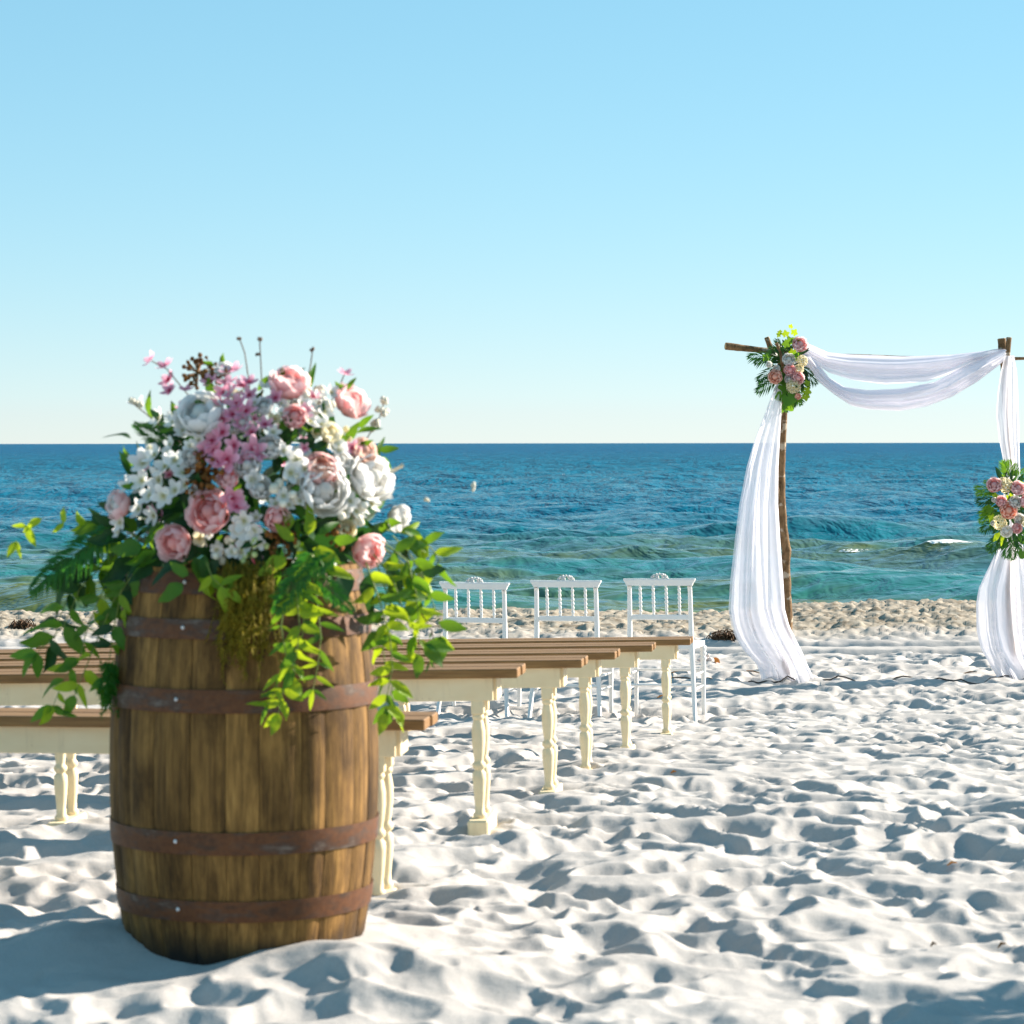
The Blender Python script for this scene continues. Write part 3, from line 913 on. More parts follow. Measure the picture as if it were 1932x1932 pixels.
# cherry and white blossoms
CH = [(285, 678, 15), (313, 690, 17), (318, 716, 17), (320, 736, 15), (352, 735, 13), (438, 700, 20), (428, 722, 18), (415, 760, 16), (470, 720, 15), (456, 800, 16), (475, 815, 15), (405, 850, 16), (442, 840, 16), (460, 865, 14), (520, 750, 14), (575, 775, 14), (345, 770, 13), (455, 728, 16), (424, 740, 20), (448, 762, 20), (464, 775, 18), (440, 782, 18), (420, 790, 16),
      (400, 832, 20), (420, 815, 16), (428, 866, 22), (411, 872, 18), (478, 848, 20), (488, 858, 15), (438, 940, 20), (446, 955, 18), (650, 705, 14), (500, 800, 14), (665, 845, 14), (592, 748, 12), (395, 720, 15), (470, 745, 15), (385, 850, 14)]
WB = [(258, 760, 16), (300, 788, 20), (327, 795, 17), (345, 812, 17), (270, 872, 26), (292, 858, 22), (312, 880, 24), (330, 868, 20), (345, 893, 24), (300, 905, 25), (268, 906, 22), (283, 935, 22), (308, 935, 22), (330, 925, 20),
      (350, 915, 18), (290, 972, 20), (240, 915, 18), (226, 985, 16), (222, 1003, 12), (262, 960, 18), (560, 868, 22), (548, 892, 22), (575, 884, 18), (590, 770, 18), (602, 752, 18), (612, 776, 18), (585, 795, 20), (606, 800, 18), (625, 740, 16), (570, 760, 14),
      (660, 945, 18), (672, 965, 18), (650, 965, 16), (700, 950, 20), (725, 930, 18), (715, 890, 18), (460, 982, 20), (448, 1000, 20), (478, 1000, 18), (466, 1018, 20), (488, 1022, 14), (438, 1040, 14), (408, 1036, 14), (455, 1042, 12),
      (535, 935, 15), (520, 950, 14), (545, 952, 13), (735, 992, 16), (630, 830, 16), (640, 850, 15), (370, 760, 13), (375, 830, 14), (476, 905, 18), (432, 745, 12), (500, 730, 14), (515, 815, 14), (535, 850, 14), (395, 1008, 10), (640, 905, 14), (565, 945, 12), (480, 760, 14), (530, 780, 13), (410, 770, 14), (358, 840, 13)]
for lst, key in ((CH, 'ch'), (WB, 'wb')):
    for (u, v, r) in lst:
        p, nn = dome(u, v, 0.035)
        nn = nn + Vector((random.uniform(-.5, .5), random.uniform(-.4, .1), random.uniform(-.4, .5)))
        put('blossom', random.choice(BLO[key]), arr, p, facing(nn), r * PX * (1.25 if key == 'ch' else 1.05))
for i in range(70):
    a = random.uniform(0, 6.283); q = math.sqrt(random.random()) * 0.86
    u = 470 + 250 * q * math.cos(a); v = 900 - 190 * q * math.sin(a)
    p, nn = dome(u, v, random.uniform(-0.01, 0.02))
    key = random.choice(('wb', 'wb', 'wb', 'cr', 'ch'))
    put('blossom', random.choice(BLO[key]), arr, p, facing(nn + Vector((random.uniform(-.5, .5), random.uniform(-.4, .1), random.uniform(-.4, .5)))), random.uniform(10, 17) * PX)
for i in range(60):
    a = random.uniform(0, 6.283); q = math.sqrt(random.random()) * 0.95
    u = 470 + 255 * q * math.cos(a); v = 900 - 195 * q * math.sin(a)
    p, nn = dome(u, v, random.uniform(-0.03, 0.01))
    put('leaf', random.choice(LEAF[random.choice(('lf', 'lfd', 'lf'))]), arr, p, orient((math.cos(a + random.uniform(-1, 1)), -0.4, math.sin(a + random.uniform(-1, 1))), nn + Vector((0, -.3, .3))), random.uniform(30, 48) * PX)
# blossoms round the back and sides of the mound
for i in range(46):
    a = random.uniform(0.05, math.pi - 0.05); el = random.uniform(-0.1, 1.2)
    d = Vector((math.cos(a) * math.cos(el), math.sin(a) * math.cos(el), math.sin(el)))
    p = Vector((d.x * 0.31, d.y * 0.28, d.z * 0.40 + 0.06))
    if p.z > 0.34: p.z = 0.34
    put('blossom', random.choice(BLO['wb' if i % 3 else 'ch']), arr, p, facing(d), random.uniform(0.022, 0.034))

# cream berries, dried flowers
def cluster(name, pts, r0, mat, stem=None, jit=0.25):
    mb = MB()
    c = sum(pts, Vector()) / len(pts) + Vector((0, 0.03, 0))
    for q in pts:
        mb.blob(q, r0 * random.uniform(0.75, 1.2) * (0.62 if name == 'dried_flower' else 1), 7, 5, 0.08 if name != 'dried_flower' else 0.3)
        mb.tube([c, q], 0.0016, 4)
    return mb.build(name, mat, arr)
for (u, v, n_, sp, r, k, nm) in ((542, 922, 14, 26, 9, 'bud', 'berry_sprig'), (668, 975, 12, 24, 9, 'bud', 'berry_sprig'), (600, 765, 14, 34, 8, 'bud', 'berry_sprig'), (430, 1040, 9, 24, 7, 'bud', 'berry_sprig'), (480, 1045, 14, 26, 6, 'gbud', 'berry_sprig'),
                              (795, 1110, 10, 26, 9, 'gbud', 'berry_sprig'), (575, 1045, 8, 22, 6, 'gbud', 'berry_sprig'), (640, 825, 8, 20, 7, 'cr', 'berry_sprig'),
                              (372, 700, 34, 26, 7, 'br', 'dried_flower'), (412, 712, 14, 22, 5, 'br', 'dried_flower'), (385, 880, 40, 34, 8, 'br', 'dried_flower'), (372, 905, 26, 28, 7, 'br', 'dried_flower'), (530, 1012, 34, 32, 7, 'br', 'dried_flower'), (640, 1012, 20, 24, 7, 'br', 'dried_flower'), (400, 690, 16, 24, 5, 'br', 'dried_flower')):
    pts = []
    for i in range(n_):
        a = random.uniform(0, 6.283); q = math.sqrt(random.random()) * sp
        p, nn = dome(u + q * math.cos(a), v + 1.25 * q * math.sin(a), random.uniform(0.0, 0.05))
        pts.append(p)
    cluster(nm, pts, r * PX, M[k])

def sprig(name, pts_uv, D, tips, rt, mat_tip, rstem=0.0016, mat=None):
    """thin stem drawn through (u, v) points at depth D, with little flowers at its tips"""
    pts = [P(u, v, D) - ARR for u, v in pts_uv]
    mb = MB(); mb.tube(pts, rstem, 5)
    st = mb.build(name, mat or M['stemb'], arr)
    for (u, v) in tips:
        t = MB()
        c = P(u, v, D) - ARR
        for k in range(5):
            d = Vector((random.uniform(-1, 1), random.uniform(-1, 1), random.uniform(-.4, 1))).normalized()
            t.blob(c + d * rt * 0.8, rt * random.uniform(0.5, 0.8), 6, 4, 0.1, (1, 1, 1.2))
        t.build('seed_head', mat_tip, st)
    return st
for (pts, tips, rt, mt) in (
    ([(480, 830), (470, 720), (462, 665), (452, 638)], [(452, 638)], 0.005, M['stemb']), ([(495, 830), (494, 720), (490, 638)], [(490, 639), (486, 668)], 0.005, M['stemb']), ([(560, 830), (575, 740), (586, 690), (590, 660)], [(590, 660)], 0.0055, M['stemb']),
    ([(640, 880), (690, 830), (715, 790), (724, 760)], [(716, 772), (724, 757), (728, 780), (708, 800), (700, 812)], 0.010, M['bud']),
    ([(360, 850), (300, 800), (270, 775), (245, 755)], [(248, 757), (262, 762)], 0.009, M['bud']), ([(420, 830), (360, 750), (315, 695), (286, 680)], [], 0.01, M['bud']),
    ([(640, 1010), (720, 960), (780, 940), (806, 942)], [(806, 943)], 0.0065, M['bud']), ([(640, 1000), (760, 940), (840, 918), (893, 920)], [(893, 915), (892, 922)], 0.006, M['bud']),
    ([(600, 800), (640, 730), (650, 705)], [], 0.01, M['bud'])):
    sprig('flower_stem', pts, DC - 0.05, tips, rt, mt, 0.0007 if pts[-1][0] > 770 else 0.0016)
# pampas plume
mb = MB()
a_ = P(690, 915, DC - 0.12) - ARR; b_ = P(756, 880, DC - 0.14) - ARR
for i in range(150):
    t = random.random() ** 0.8; c = a_.lerp(b_, t)
    d = ((b_ - a_).normalized() + Vector((random.uniform(-1, 1), random.uniform(-1, 1), random.uniform(-1, 1))) * 0.55).normalized()
    L = 0.022 * (1.1 - 0.55 * t); sd = d.orthogonal().normalized() * 0.0016
    mb.add([c - sd, c + sd, c + d * L], [(0, 1, 2)])
mb.tube([a_, b_], 0.004, 5)
mb.build('pampas_plume', M['bud'], arr)

# ferns and single leaves
fr = frond_mb(1.0, 30, 0.30, 0.036, 62, 0.25)
frm = fr.mesh('fern_frond', M['fern'])
def frond_put(me, name, a, b, up, parent, org, w=1.0):
    d = Vector(b) - Vector(a)
    return put(name, me, parent, Vector(a) - org, orient(d, up), (d.length, d.length * w, d.length))
for (u0, v0, u1, v1, d0, d1, up) in ((235, 985, 45, 1088, 0.0, -0.05, (-.2, -1, .6)), (330, 850, 262, 800, 0.1, 0.05, (0, -1, .3)), (350, 860, 305, 815, 0.15, 0.1, (0, -1, .3)), (600, 1030, 520, 1145, -.27, -.33, (0, -1, .2)), (640, 1040, 560, 1090, -.27, -.32, (0, -1, .2)), (590, 1080, 655, 1140, -.26, -.33, (0, -1, .2))):
    frond_put(frm, 'fern_frond', P(u0, v0, DC + d0 - 0.1), P(u1, v1, DC + d1 - 0.1), up, arr, ARR)

def leaf_put(parent, u, v, D, ang, L, key='lf', tilt=0.4, kind=None, org=ARR, name='leaf', roll=0.0):
    """a leaf of L px with its stalk at (u, v), pointing at angle ang (deg, 0 = right, 90 = up)"""
    a = R(ang)
    d = Vector((math.cos(a), random.uniform(-.45, .3), math.sin(a)))
    up = Vector((random.uniform(-.5, .5) + roll, -1, tilt + random.uniform(-.5, .5)))
    src = (kind or LEAF)[key]
    if isinstance(src, list): src = random.choice(src)
    return put(name, src, parent, P(u, v, D) - org, orient(d, up), L * D / F * random.uniform(0.95, 1.05))

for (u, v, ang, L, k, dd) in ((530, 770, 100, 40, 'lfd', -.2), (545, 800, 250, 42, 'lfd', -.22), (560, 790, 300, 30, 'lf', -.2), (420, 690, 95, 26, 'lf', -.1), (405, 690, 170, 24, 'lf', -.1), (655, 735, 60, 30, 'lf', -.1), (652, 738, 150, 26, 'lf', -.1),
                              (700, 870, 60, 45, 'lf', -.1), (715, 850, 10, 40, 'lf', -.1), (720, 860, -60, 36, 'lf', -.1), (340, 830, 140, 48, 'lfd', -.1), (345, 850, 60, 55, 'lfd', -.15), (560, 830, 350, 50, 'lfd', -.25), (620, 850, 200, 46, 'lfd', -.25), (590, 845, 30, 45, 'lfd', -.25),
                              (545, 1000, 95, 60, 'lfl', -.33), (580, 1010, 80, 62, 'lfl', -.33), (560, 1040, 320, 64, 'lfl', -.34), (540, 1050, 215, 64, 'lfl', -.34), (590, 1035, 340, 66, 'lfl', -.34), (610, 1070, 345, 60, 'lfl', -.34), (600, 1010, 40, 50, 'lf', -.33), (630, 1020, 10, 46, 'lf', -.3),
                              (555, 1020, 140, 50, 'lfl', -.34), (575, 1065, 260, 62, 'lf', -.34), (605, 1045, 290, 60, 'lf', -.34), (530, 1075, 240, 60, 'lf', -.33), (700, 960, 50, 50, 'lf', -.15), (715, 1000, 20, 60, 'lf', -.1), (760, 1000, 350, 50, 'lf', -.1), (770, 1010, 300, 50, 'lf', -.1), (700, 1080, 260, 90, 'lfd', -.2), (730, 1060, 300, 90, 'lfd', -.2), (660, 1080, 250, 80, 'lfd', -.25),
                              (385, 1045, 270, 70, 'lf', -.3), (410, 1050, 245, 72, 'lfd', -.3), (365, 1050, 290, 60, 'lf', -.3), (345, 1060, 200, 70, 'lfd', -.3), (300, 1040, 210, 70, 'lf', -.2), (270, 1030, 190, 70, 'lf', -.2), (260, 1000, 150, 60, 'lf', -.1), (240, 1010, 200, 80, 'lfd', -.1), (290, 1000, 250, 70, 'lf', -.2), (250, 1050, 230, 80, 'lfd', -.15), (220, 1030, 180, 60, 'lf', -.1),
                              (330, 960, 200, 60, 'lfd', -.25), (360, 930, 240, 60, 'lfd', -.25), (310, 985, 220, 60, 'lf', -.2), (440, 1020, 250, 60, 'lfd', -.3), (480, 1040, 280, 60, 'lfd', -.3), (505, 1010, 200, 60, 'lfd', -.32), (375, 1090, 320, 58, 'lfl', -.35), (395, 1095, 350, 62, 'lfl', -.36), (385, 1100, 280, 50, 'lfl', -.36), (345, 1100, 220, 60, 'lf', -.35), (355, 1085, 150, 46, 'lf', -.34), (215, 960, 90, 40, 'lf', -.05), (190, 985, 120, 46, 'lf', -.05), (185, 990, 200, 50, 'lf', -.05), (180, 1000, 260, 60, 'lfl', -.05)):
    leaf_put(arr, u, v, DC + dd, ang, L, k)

# trailing vines: stem part with leaves as sub-parts
def vine(pts_uv, D0, D1, step, L, keys, kind=None, name='trailing_vine', rs_=0.0018, spread=65, stemmat=None):
    pts = []
    m = len(pts_uv)
    for i, (u, v) in enumerate(pts_uv):
        pts.append((u, v, D0 + (D1 - D0) * i / max(1, m - 1)))
    # densify
    ps = []
    for a, b in zip(pts[:-1], pts[1:]):
        for k in range(6):
            t = k / 6; ps.append(tuple(a[j] + (b[j] - a[j]) * t for j in range(3)))
    ps.append(pts[-1])
    mb = MB(); mb.tube([P(*p) - ARR for p in ps], [rs_ * (1.2 - 0.7 * i / len(ps)) for i in range(len(ps))], 5)
    st = mb.build(name, stemmat or M['stem'], arr)
    acc = 0; side = 1
    for a, b in zip(ps[:-1], ps[1:]):
        du, dv = b[0] - a[0], b[1] - a[1]
        acc += math.hypot(du, dv)
        if acc >= step:
            acc = 0
            base = math.degrees(math.atan2(-dv, du))
            for sg in ((side,) if random.random() < 0.55 else (1, -1)):
                leaf_put(st, b[0], b[1], b[2], base + sg * random.uniform(spread * 0.5, spread * 1.25), L * random.uniform(0.7, 1.2), random.choice(keys), 0.3, kind)
            side = -side
    e = ps[-1]
    leaf_put(st, e[0], e[1], e[2], math.degrees(math.atan2(-(ps[-1][1] - ps[-3][1]), ps[-1][0] - ps[-3][0])), L, random.choice(keys), 0.3, kind)
    return st
# left side
vine([(280, 1010), (210, 1050), (150, 1110), (120, 1180), (70, 1230)], 6.95, 6.95, 26, 62, ['lf', 'lf', 'lfd'])
vine([(270, 1030), (200, 1100), (165, 1180), (150, 1240), (120, 1280), (100, 1330)], 6.9, 6.9, 25, 50, ['lf', 'lf', 'lfl'])
vine([(260, 1040), (230, 1110), (215, 1180), (205, 1250), (200, 1290)], 6.85, 6.88, 24, 52, ['lf', 'lfd', 'lf'])
vine([(240, 1020), (170, 1080), (130, 1120), (110, 1170), (100, 1215)], 7.0, 7.0, 24, 58, ['lfd', 'lf'])
vine([(260, 1010), (170, 1030), (130, 1090)], 7.0, 7.02, 25, 70, ['lfd', 'lf'])
vine([(270, 1060), (215, 1130), (185, 1200), (165, 1250), (148, 1290), (140, 1310)], 6.86, 6.9, 27, 44, ['lf', 'lfl'])
vine([(280, 1080), (245, 1090), (225, 1120), (240, 1160)], 6.8, 6.85, 22, 46, ['lf', 'lfl'])
vine([(200, 1000), (120, 985), (70, 975), (40, 1000), (30, 1020)], 7.0, 7.0, 34, 36, ['lfl'], None, 'trailing_vine', 0.0006)
# centre
vine([(560, 1080), (575, 1140), (570, 1200), (545, 1250), (535, 1300), (525, 1345)], 6.63, 6.60, 22, 46, ['lfl', 'lfl', 'lf'])
vine([(590, 1080), (600, 1150), (605, 1200), (600, 1250), (590, 1300)], 6.63, 6.61, 24, 42, ['lfl', 'lf'], LEAFN)
vine([(570, 1070), (560, 1130), (565, 1180), (560, 1230), (550, 1260)], 6.62, 6.60, 24, 48, ['lf', 'lfl', 'lfl'])
vine([(545, 1090), (530, 1180), (540, 1240), (520, 1300), (505, 1330)], 6.62, 6.6, 28, 40, ['lfl', 'lf'], LEAFN)
vine([(390, 1060), (400, 1090), (425, 1110)], 6.62, 6.60, 22, 46, ['lfl'])
# right side
vine([(700, 1040), (740, 1090), (760, 1150), (775, 1190), (800, 1215)], 6.8, 6.8, 22, 54, ['lf', 'lf', 'lfl'])
vine([(690, 1060), (715, 1130), (735, 1200), (740, 1260), (730, 1310), (725, 1345)], 6.76, 6.74, 22, 46, ['lfl', 'lf', 'lfl'])
vine([(710, 1060), (730, 1120), (720, 1190), (725, 1250), (740, 1290), (735, 1330)], 6.8, 6.78, 22, 48, ['lf', 'lfl', 'lfl'])
vine([(720, 1030), (780, 1080), (810, 1120), (825, 1160), (830, 1200)], 6.85, 6.85, 22, 52, ['lf', 'lfl'])
vine([(720, 1020), (770, 1060), (785, 1120), (790, 1180), (790, 1235)], 6.82, 6.8, 22, 50, ['lf', 'lf', 'lfl'])
vine([(730, 1000), (780, 1010), (810, 1030), (830, 1055), (815, 1080)], 6.9, 6.95, 24, 46, ['lf', 'lfl'])
vine([(740, 1010), (770, 1040), (800, 1090), (790, 1130)], 6.88, 6.86, 24, 52, ['lf', 'lfd'])
vine([(790, 1150), (815, 1190), (820, 1230), (810, 1250)], 6.84, 6.84, 18, 20, ['lfd'], LEAFN, 'trailing_vine', 0.0016, 50, M['stemb'])

# hanging moss: strands of tiny needles
def moss(u0, u1, v0, v1, D, n_, key, name='trailing_moss'):
    mb = MB()
    for i in range(n_):
        u = random.uniform(u0, u1); v = random.uniform(v0, v0 + 40); le = random.uniform(0.35, 1.0) * (v1 - v0)
        pts = []; du = random.uniform(-22, 22)
        dd = D + random.uniform(-0.04, 0.03)
        for k in range(9):
            t = k / 8
            pts.append(P(u + du * t + 6 * math.sin(5 * t + i), v + le * t, dd) - ARR)
        mb.tube(pts, 0.0011, 3, False)
        for a, b in zip(pts[:-1], pts[1:]):
            for q in range(4):
                c = a.lerp(b, random.random())
                d = ((b - a).normalized() * 0.8 + Vector((random.uniform(-1, 1), random.uniform(-1, .6), random.uniform(-.5, .5)))).normalized()
                sd = d.orthogonal().normalized() * 0.0018
                mb.add([c - sd, c + sd, c + d * random.uniform(0.012, 0.024)], [(0, 1, 2)])
    o = mb.build(name, M[key], arr, (0, 0, 0), False); o['kind'] = 'stuff'
moss(412, 515, 1050, 1255, 6.66, 95, 'moss')
moss(425, 495, 1080, 1215, 6.64, 45, 'moss')
moss(192, 228, 1240, 1325, 6.86, 22, 'fern')

# the second barrel of the pair: it stands just right of the view and its shadow reaches into it
b2 = copy_tree(barrel)
b2.location = (3.35, 7.3, 0.0); b2.rotation_euler = (0, 0, 0.9)
b2['label'] = 'second weathered oak barrel, across the aisle beyond the right edge of the view'
f2 = copy_tree(arr)
f2.location = (3.35, 7.3, BH); f2.rotation_euler = (0, 0, 0.0)
f2['label'] = 'flower arrangement on the second barrel across the aisle, its shadow falling on the sand'

# ------------------------------------------------------------------ benches
ROT = R(6.0)       # rows are turned a little
LEN = 3.72; SW = 0.25; ST = 0.54
def leg_profile(h):
    k = [(0.0, 0.0335), (0.02, 0.036), (0.035, 0.035), (0.05, 0.026), (0.12, 0.0255), (0.24, 0.0325), (0.33, 0.0365), (0.385, 0.035), (0.405, 0.024), (0.415, 0.0245), (0.43, 0.034), (0.45, 0.036), (0.468, 0.033), (0.48, 0.0245), (0.50, 0.0245), (0.55, 0.029), (0.65, 0.0355), (0.74, 0.036), (0.81, 0.029), (0.835, 0.0245), (0.845, 0.031), (0.86, 0.033), (0.875, 0.030), (0.885, 0.027)]
    return [(r * 0.66, z * h) for z, r in k]
def make_bench(label):
    b = thing('bench', label, 'bench', (0, 0, 0), 0, 'wooden benches set out in rows on the left of the aisle')
    # x runs left from the right-hand end at x = 0; y depth
    for (y0, y1, dx) in ((-SW / 2, -0.006, 0.0), (0.006, SW / 2, 0.006)):
        mb = MB(); mb.box(-LEN - dx, 0.0 + dx, y0, y1, ST - 0.032, ST, 0.003)
        mb.build('seat_plank', M['plank'], b, smooth=False)
    for sg in (-1, 1):
        mb = MB(); y = sg * 0.088
        mb.box(-LEN + 0.09, -0.09, y - 0.011, y + 0.011, ST - 0.112, ST - 0.032, 0.002)
        mb.build('apron', M['cream'], b, smooth=False)
    for x in (-0.088, -LEN + 0.088):
        mb = MB(); mb.box(x - 0.011, x + 0.011, -0.0765, 0.0765, ST - 0.112, ST - 0.032, 0.002)
        mb.build('end_apron', M['cream'], b, smooth=False)
    h = ST - 0.112 - 0.02
    for x in (-0.145, -1.63, -LEN + 0.145):
        for sg in (-1, 1):
            y = sg * 0.075
            mb = MB(); mb.lathe([(r, z) for r, z in leg_profile(h)], 18, (x, y, 0.02))
            mb.box(x - 0.022, x + 0.022, y - 0.022, y + 0.022, 0.02 + 0.885 * h, ST - 0.034, 0.003)
            me = mb.mesh('leg', M['cream']); smooth_by_angle(me, 50)
            put('leg', me, b)
        mb = MB(); mb.box(x - 0.036, x + 0.036, -0.15, 0.15, -0.055, 0.0195, 0.006)
        mb.build('foot_bar', M['cream'], b, smooth=False)
    return b
# right-hand end of each seat: pixel of the rear top corner, depth
ROWS = [((822, 1342), 8.08, 'brown topped cream bench nearest the camera, half hidden behind the barrel'),
        ((993, 1251), 9.62, 'second cream bench, its broad brown planks ending just right of the barrel greenery'),
        ((1110.6, 1236), 11.05, 'third cream bench from the barrel, between the broad topped bench and the fourth row'),
        ((1171, 1223), 12.3, 'fourth cream bench from the barrel, next nearer than the one with a clear foot block'),
        ((1238, 1211), 13.85, 'fifth cream bench from the barrel, its pale foot block standing clear of the sand'),
        ((1309, 1200.6), 15.35, 'farthest cream bench, in front of the three white chairs')]
proto = None
for i, ((u, v), D, lab) in enumerate(ROWS):
    b = make_bench(lab) if proto is None else copy_tree(proto)
    if proto is None: proto = b
    b['label'] = lab
    q = P(u, v, D + 0.11)
    rz = ROT + R(random.uniform(-0.6, 0.6))
    rz = -rz
    off = Matrix.Rotation(rz, 3, 'Z') @ Vector((0, SW / 2, 0))
    b.location = (q.x - off.x, q.y - off.y, q.z - ST)
    b.rotation_euler = (0, R(0.0 if i == 0 else -1.0), rz)

# ------------------------------------------------------------------ chairs
def make_chair(label):
    c = thing('chair', label, 'chair', (0, 0, 0), 0, 'white chairs facing the sea')
    # seen from behind: back at y = 0, front towards +y
    for sg in (-1, 1):
        mb = MB()
        pts = [(sg * 0.234, -0.09, -0.04), (sg * 0.220, -0.05, 0.15), (sg * 0.206, -0.008, 0.36), (sg * 0.200, 0.0, 0.46), (sg * 0.198, -0.004, 0.60), (sg * 0.196, -0.02, 0.80), (sg * 0.195, -0.03, 0.835)]
        mb.tube(pts, [0.0135, 0.015, 0.017, 0.0175, 0.016, 0.0145, 0.0145], 10)
        mb.build('back_leg', M['white'], c)
        mb = MB()
        prof = [(0.012, -0.04), (0.0135, 0.06), (0.016, 0.25), (0.0175, 0.33), (0.0165, 0.335), (0.022, 0.345), (0.022, 0.352), (0.016, 0.36), (0.016, 0.366), (0.022, 0.374), (0.022, 0.382), (0.016, 0.39), (0.0195, 0.40), (0.0195, 0.43)]
        mb.lathe(prof, 12, (sg * 0.222, 0.375, 0)); mb.build('front_leg', M['white'], c)
        for z in (0.17, 0.26):
            mb = MB(); mb.tube([(sg * 0.215, -0.045 + 0.02 * (z > .2), z), (sg * 0.222, 0.375, z)], 0.008, 8); mb.build('stretcher', M['white'], c)
    for (y, z) in ((0.375, 0.17), (0.375, 0.27), (-0.045, 0.20)):
        mb = MB(); m_ = 13
        mb.tube([(-0.216 + 0.432 * i / (m_ - 1), y, z) for i in range(m_)], [0.0075 + 0.003 * (i % 2) for i in range(m_)], 8); mb.build('stretcher', M['white'], c)
    mb = MB()
    # seat: a slightly trapezoid slab with rounded edge
    prof = [(-0.20, -0.005), (0.20, -0.005), (0.225, 0.40), (-0.225, 0.40)]
    vs = []
    for z, g in ((0.425, 0.0), (0.430, 0.004), (0.455, 0.004), (0.462, -0.004)):
        for x, y in prof: vs.append((x + math.copysign(g, x), y + (g if y > 0.2 else -g), z))
    fs = [(3, 2, 1, 0), (12, 13, 14, 15)] + [(j * 4 + k, j * 4 + (k + 1) % 4, (j + 1) * 4 + (k + 1) % 4, (j + 1) * 4 + k) for j in range(3) for k in range(4)]
    mb.add(vs, fs); mb.build('seat', M['white'], c, smooth=False)
    # top rail, slightly wider above
    mb = MB()
    vs = []
    for z, hx, y0, y1 in ((0.835, 0.212, -0.044, -0.014), (0.850, 0.218, -0.047, -0.013), (0.872, 0.232, -0.050, -0.012), (0.880, 0.232, -0.048, -0.014)):
        vs += [(-hx, y0, z), (hx, y0, z), (hx, y1, z), (-hx, y1, z)]
    mb.add(vs, fs); mb.build('top_rail', M['white'], c, smooth=False)
    mb = MB(); mb.box(-0.197, 0.197, -0.012, 0.006, 0.615, 0.648, 0.004); mb.build('lower_rail', M['white'], c, smooth=False)
    for i in range(4):
        x = -0.126 + 0.084 * i
        mb = MB(); prof = []
        m_ = 40
        for k in range(m_ + 1):
            t = k / m_
            r = 0.0075 + 0.0045 * math.sin(math.pi * t) * (0.5 + 0.5 * math.cos(t * 2 * math.pi * 7)) + (0.003 if 0.10 < t < 0.15 or 0.85 < t < 0.9 else 0)
            prof.append((r, 0.19 * t))
        mb.lathe(prof, 10)
        mb.v = [(vx + x, vy - 0.003 - 0.026 * vz / 0.19, vz + 0.647) for vx, vy, vz in mb.v]
        mb.build('spindle', M['white'], c)
    mb = MB()
    for i in range(26):
        a = math.pi * random.random(); q = random.random() ** 0.5
        mb.blob((0.050 * q * math.cos(a), -0.031 + random.uniform(-.010, .006), 0.880 + 0.030 * q * math.sin(a)), random.uniform(0.006, 0.0095), 7, 5, 0.1)
    for i in range(9):
        a = math.pi * i / 8
        mb.blob((0.052 * math.cos(a), -0.031, 0.881 + 0.029 * math.sin(a)), 0.0075, 7, 5)
    mb.build('carved_crest', M['carve'], c)
    return c
CH_ = [(895, 1103, 17.9, 'leftmost of the three white spindle back chairs, next to the flowers on the barrel'), (1069, 1100, 17.75, 'middle one of the three white spindle back chairs'), (1246.5, 1097, 17.6, 'rightmost of the three white chairs, its seat showing past the end of the bench')]
pc = None
for (u, v, D, lab) in CH_:
    c = make_chair(lab) if pc is None else copy_tree(pc)
    if pc is None: pc = c
    c['label'] = lab
    q = P(u, v, D)
    c.location = (q.x, q.y, q.z - 0.862)
    c.rotation_euler = (R(random.uniform(-.8, .8)), R(random.uniform(-.5, .5)), R(-11 + random.uniform(-2, 2)))

# ------------------------------------------------------------------ arch
DA = 20.6
def cu(x, y):   # a crop of the photograph to 1932-wide coordinates
    return ((1400 + 0.3323 * x) * 0.9461, (620 + 0.3323 * y) * 0.9461)
ab = P(1486, 1275, DA)
arch = thing('wedding_arch', 'rustic arch of rough bark covered poles with a cross pole, hung with white cloth', 'arch', ab)
def log(name, uvd, rad, n_=12, amp=0.12, parent=arch, org=ab, per=4):
    ps = []
    for a, b in zip(uvd[:-1], uvd[1:]):
        for k in range(per):
            t = k / per; ps.append(P(*[a[j] + (b[j] - a[j]) * t for j in range(3)]) - org)
    ps.append(P(*uvd[-1]) - org)
    m_ = len(ps)
    rd_ = [rad[0] + (rad[1] - rad[0]) * i / (m_ - 1) for i in range(m_)]
    rd_ = [r * (1 + random.uniform(-.06, .06)) for r in rd_]
    rnd_ = [[1 + random.uniform(-amp, amp) * 0.6 for _ in range(n_)] for _ in range(m_)]
    mb = MB(); mb.tube(ps, rd_, n_, True, wob=lambda i, k: rnd_[i][k])
    o = mb.build(name, M['bark'], parent)
    smooth_by_angle(o.data, 60)
    for e, pa, pb in ((0, ps[0], ps[1]), (-1, ps[-1], ps[-2])):
        d = (pa - pb).normalized()
        cm = MB(); cm.lathe([(rd_[e] * 0.86, -0.004), (rd_[e] * 0.8, 0.003)], 12)
        cm.build('cut_end', M['cutwood'], o, pa, False, d.to_track_quat('Z', 'Y'))
    return o
log('post', [(1486, 1300, DA), (1485, 1240, DA), (1485, 1172, DA), (1483, 1120, DA), (1481, 1070, DA), (1484, 1040, DA), (1477, 1000, DA), (1474, 950, DA), (1473, 900, DA), (1475, 840, DA), (1478, 780, DA), (1477, 720, DA), (1472, 670, DA)], (0.041, 0.029))
log('branch', [(1458, 672, DA + 0.05), (1453, 655, DA + 0.05), (1447, 637, DA + 0.05)], (0.019, 0.021), 10)
log('branch', [(1476, 692, DA - 0.17), (1474, 672, DA - 0.18), (1470, 660, DA - 0.18), (1465, 648, DA - 0.18)], (0.011, 0.012), 9)
log('branch', [(1480, 668, DA), (1483, 655, DA + .02), (1485, 645, DA + .03)], (0.010, 0.008), 8)
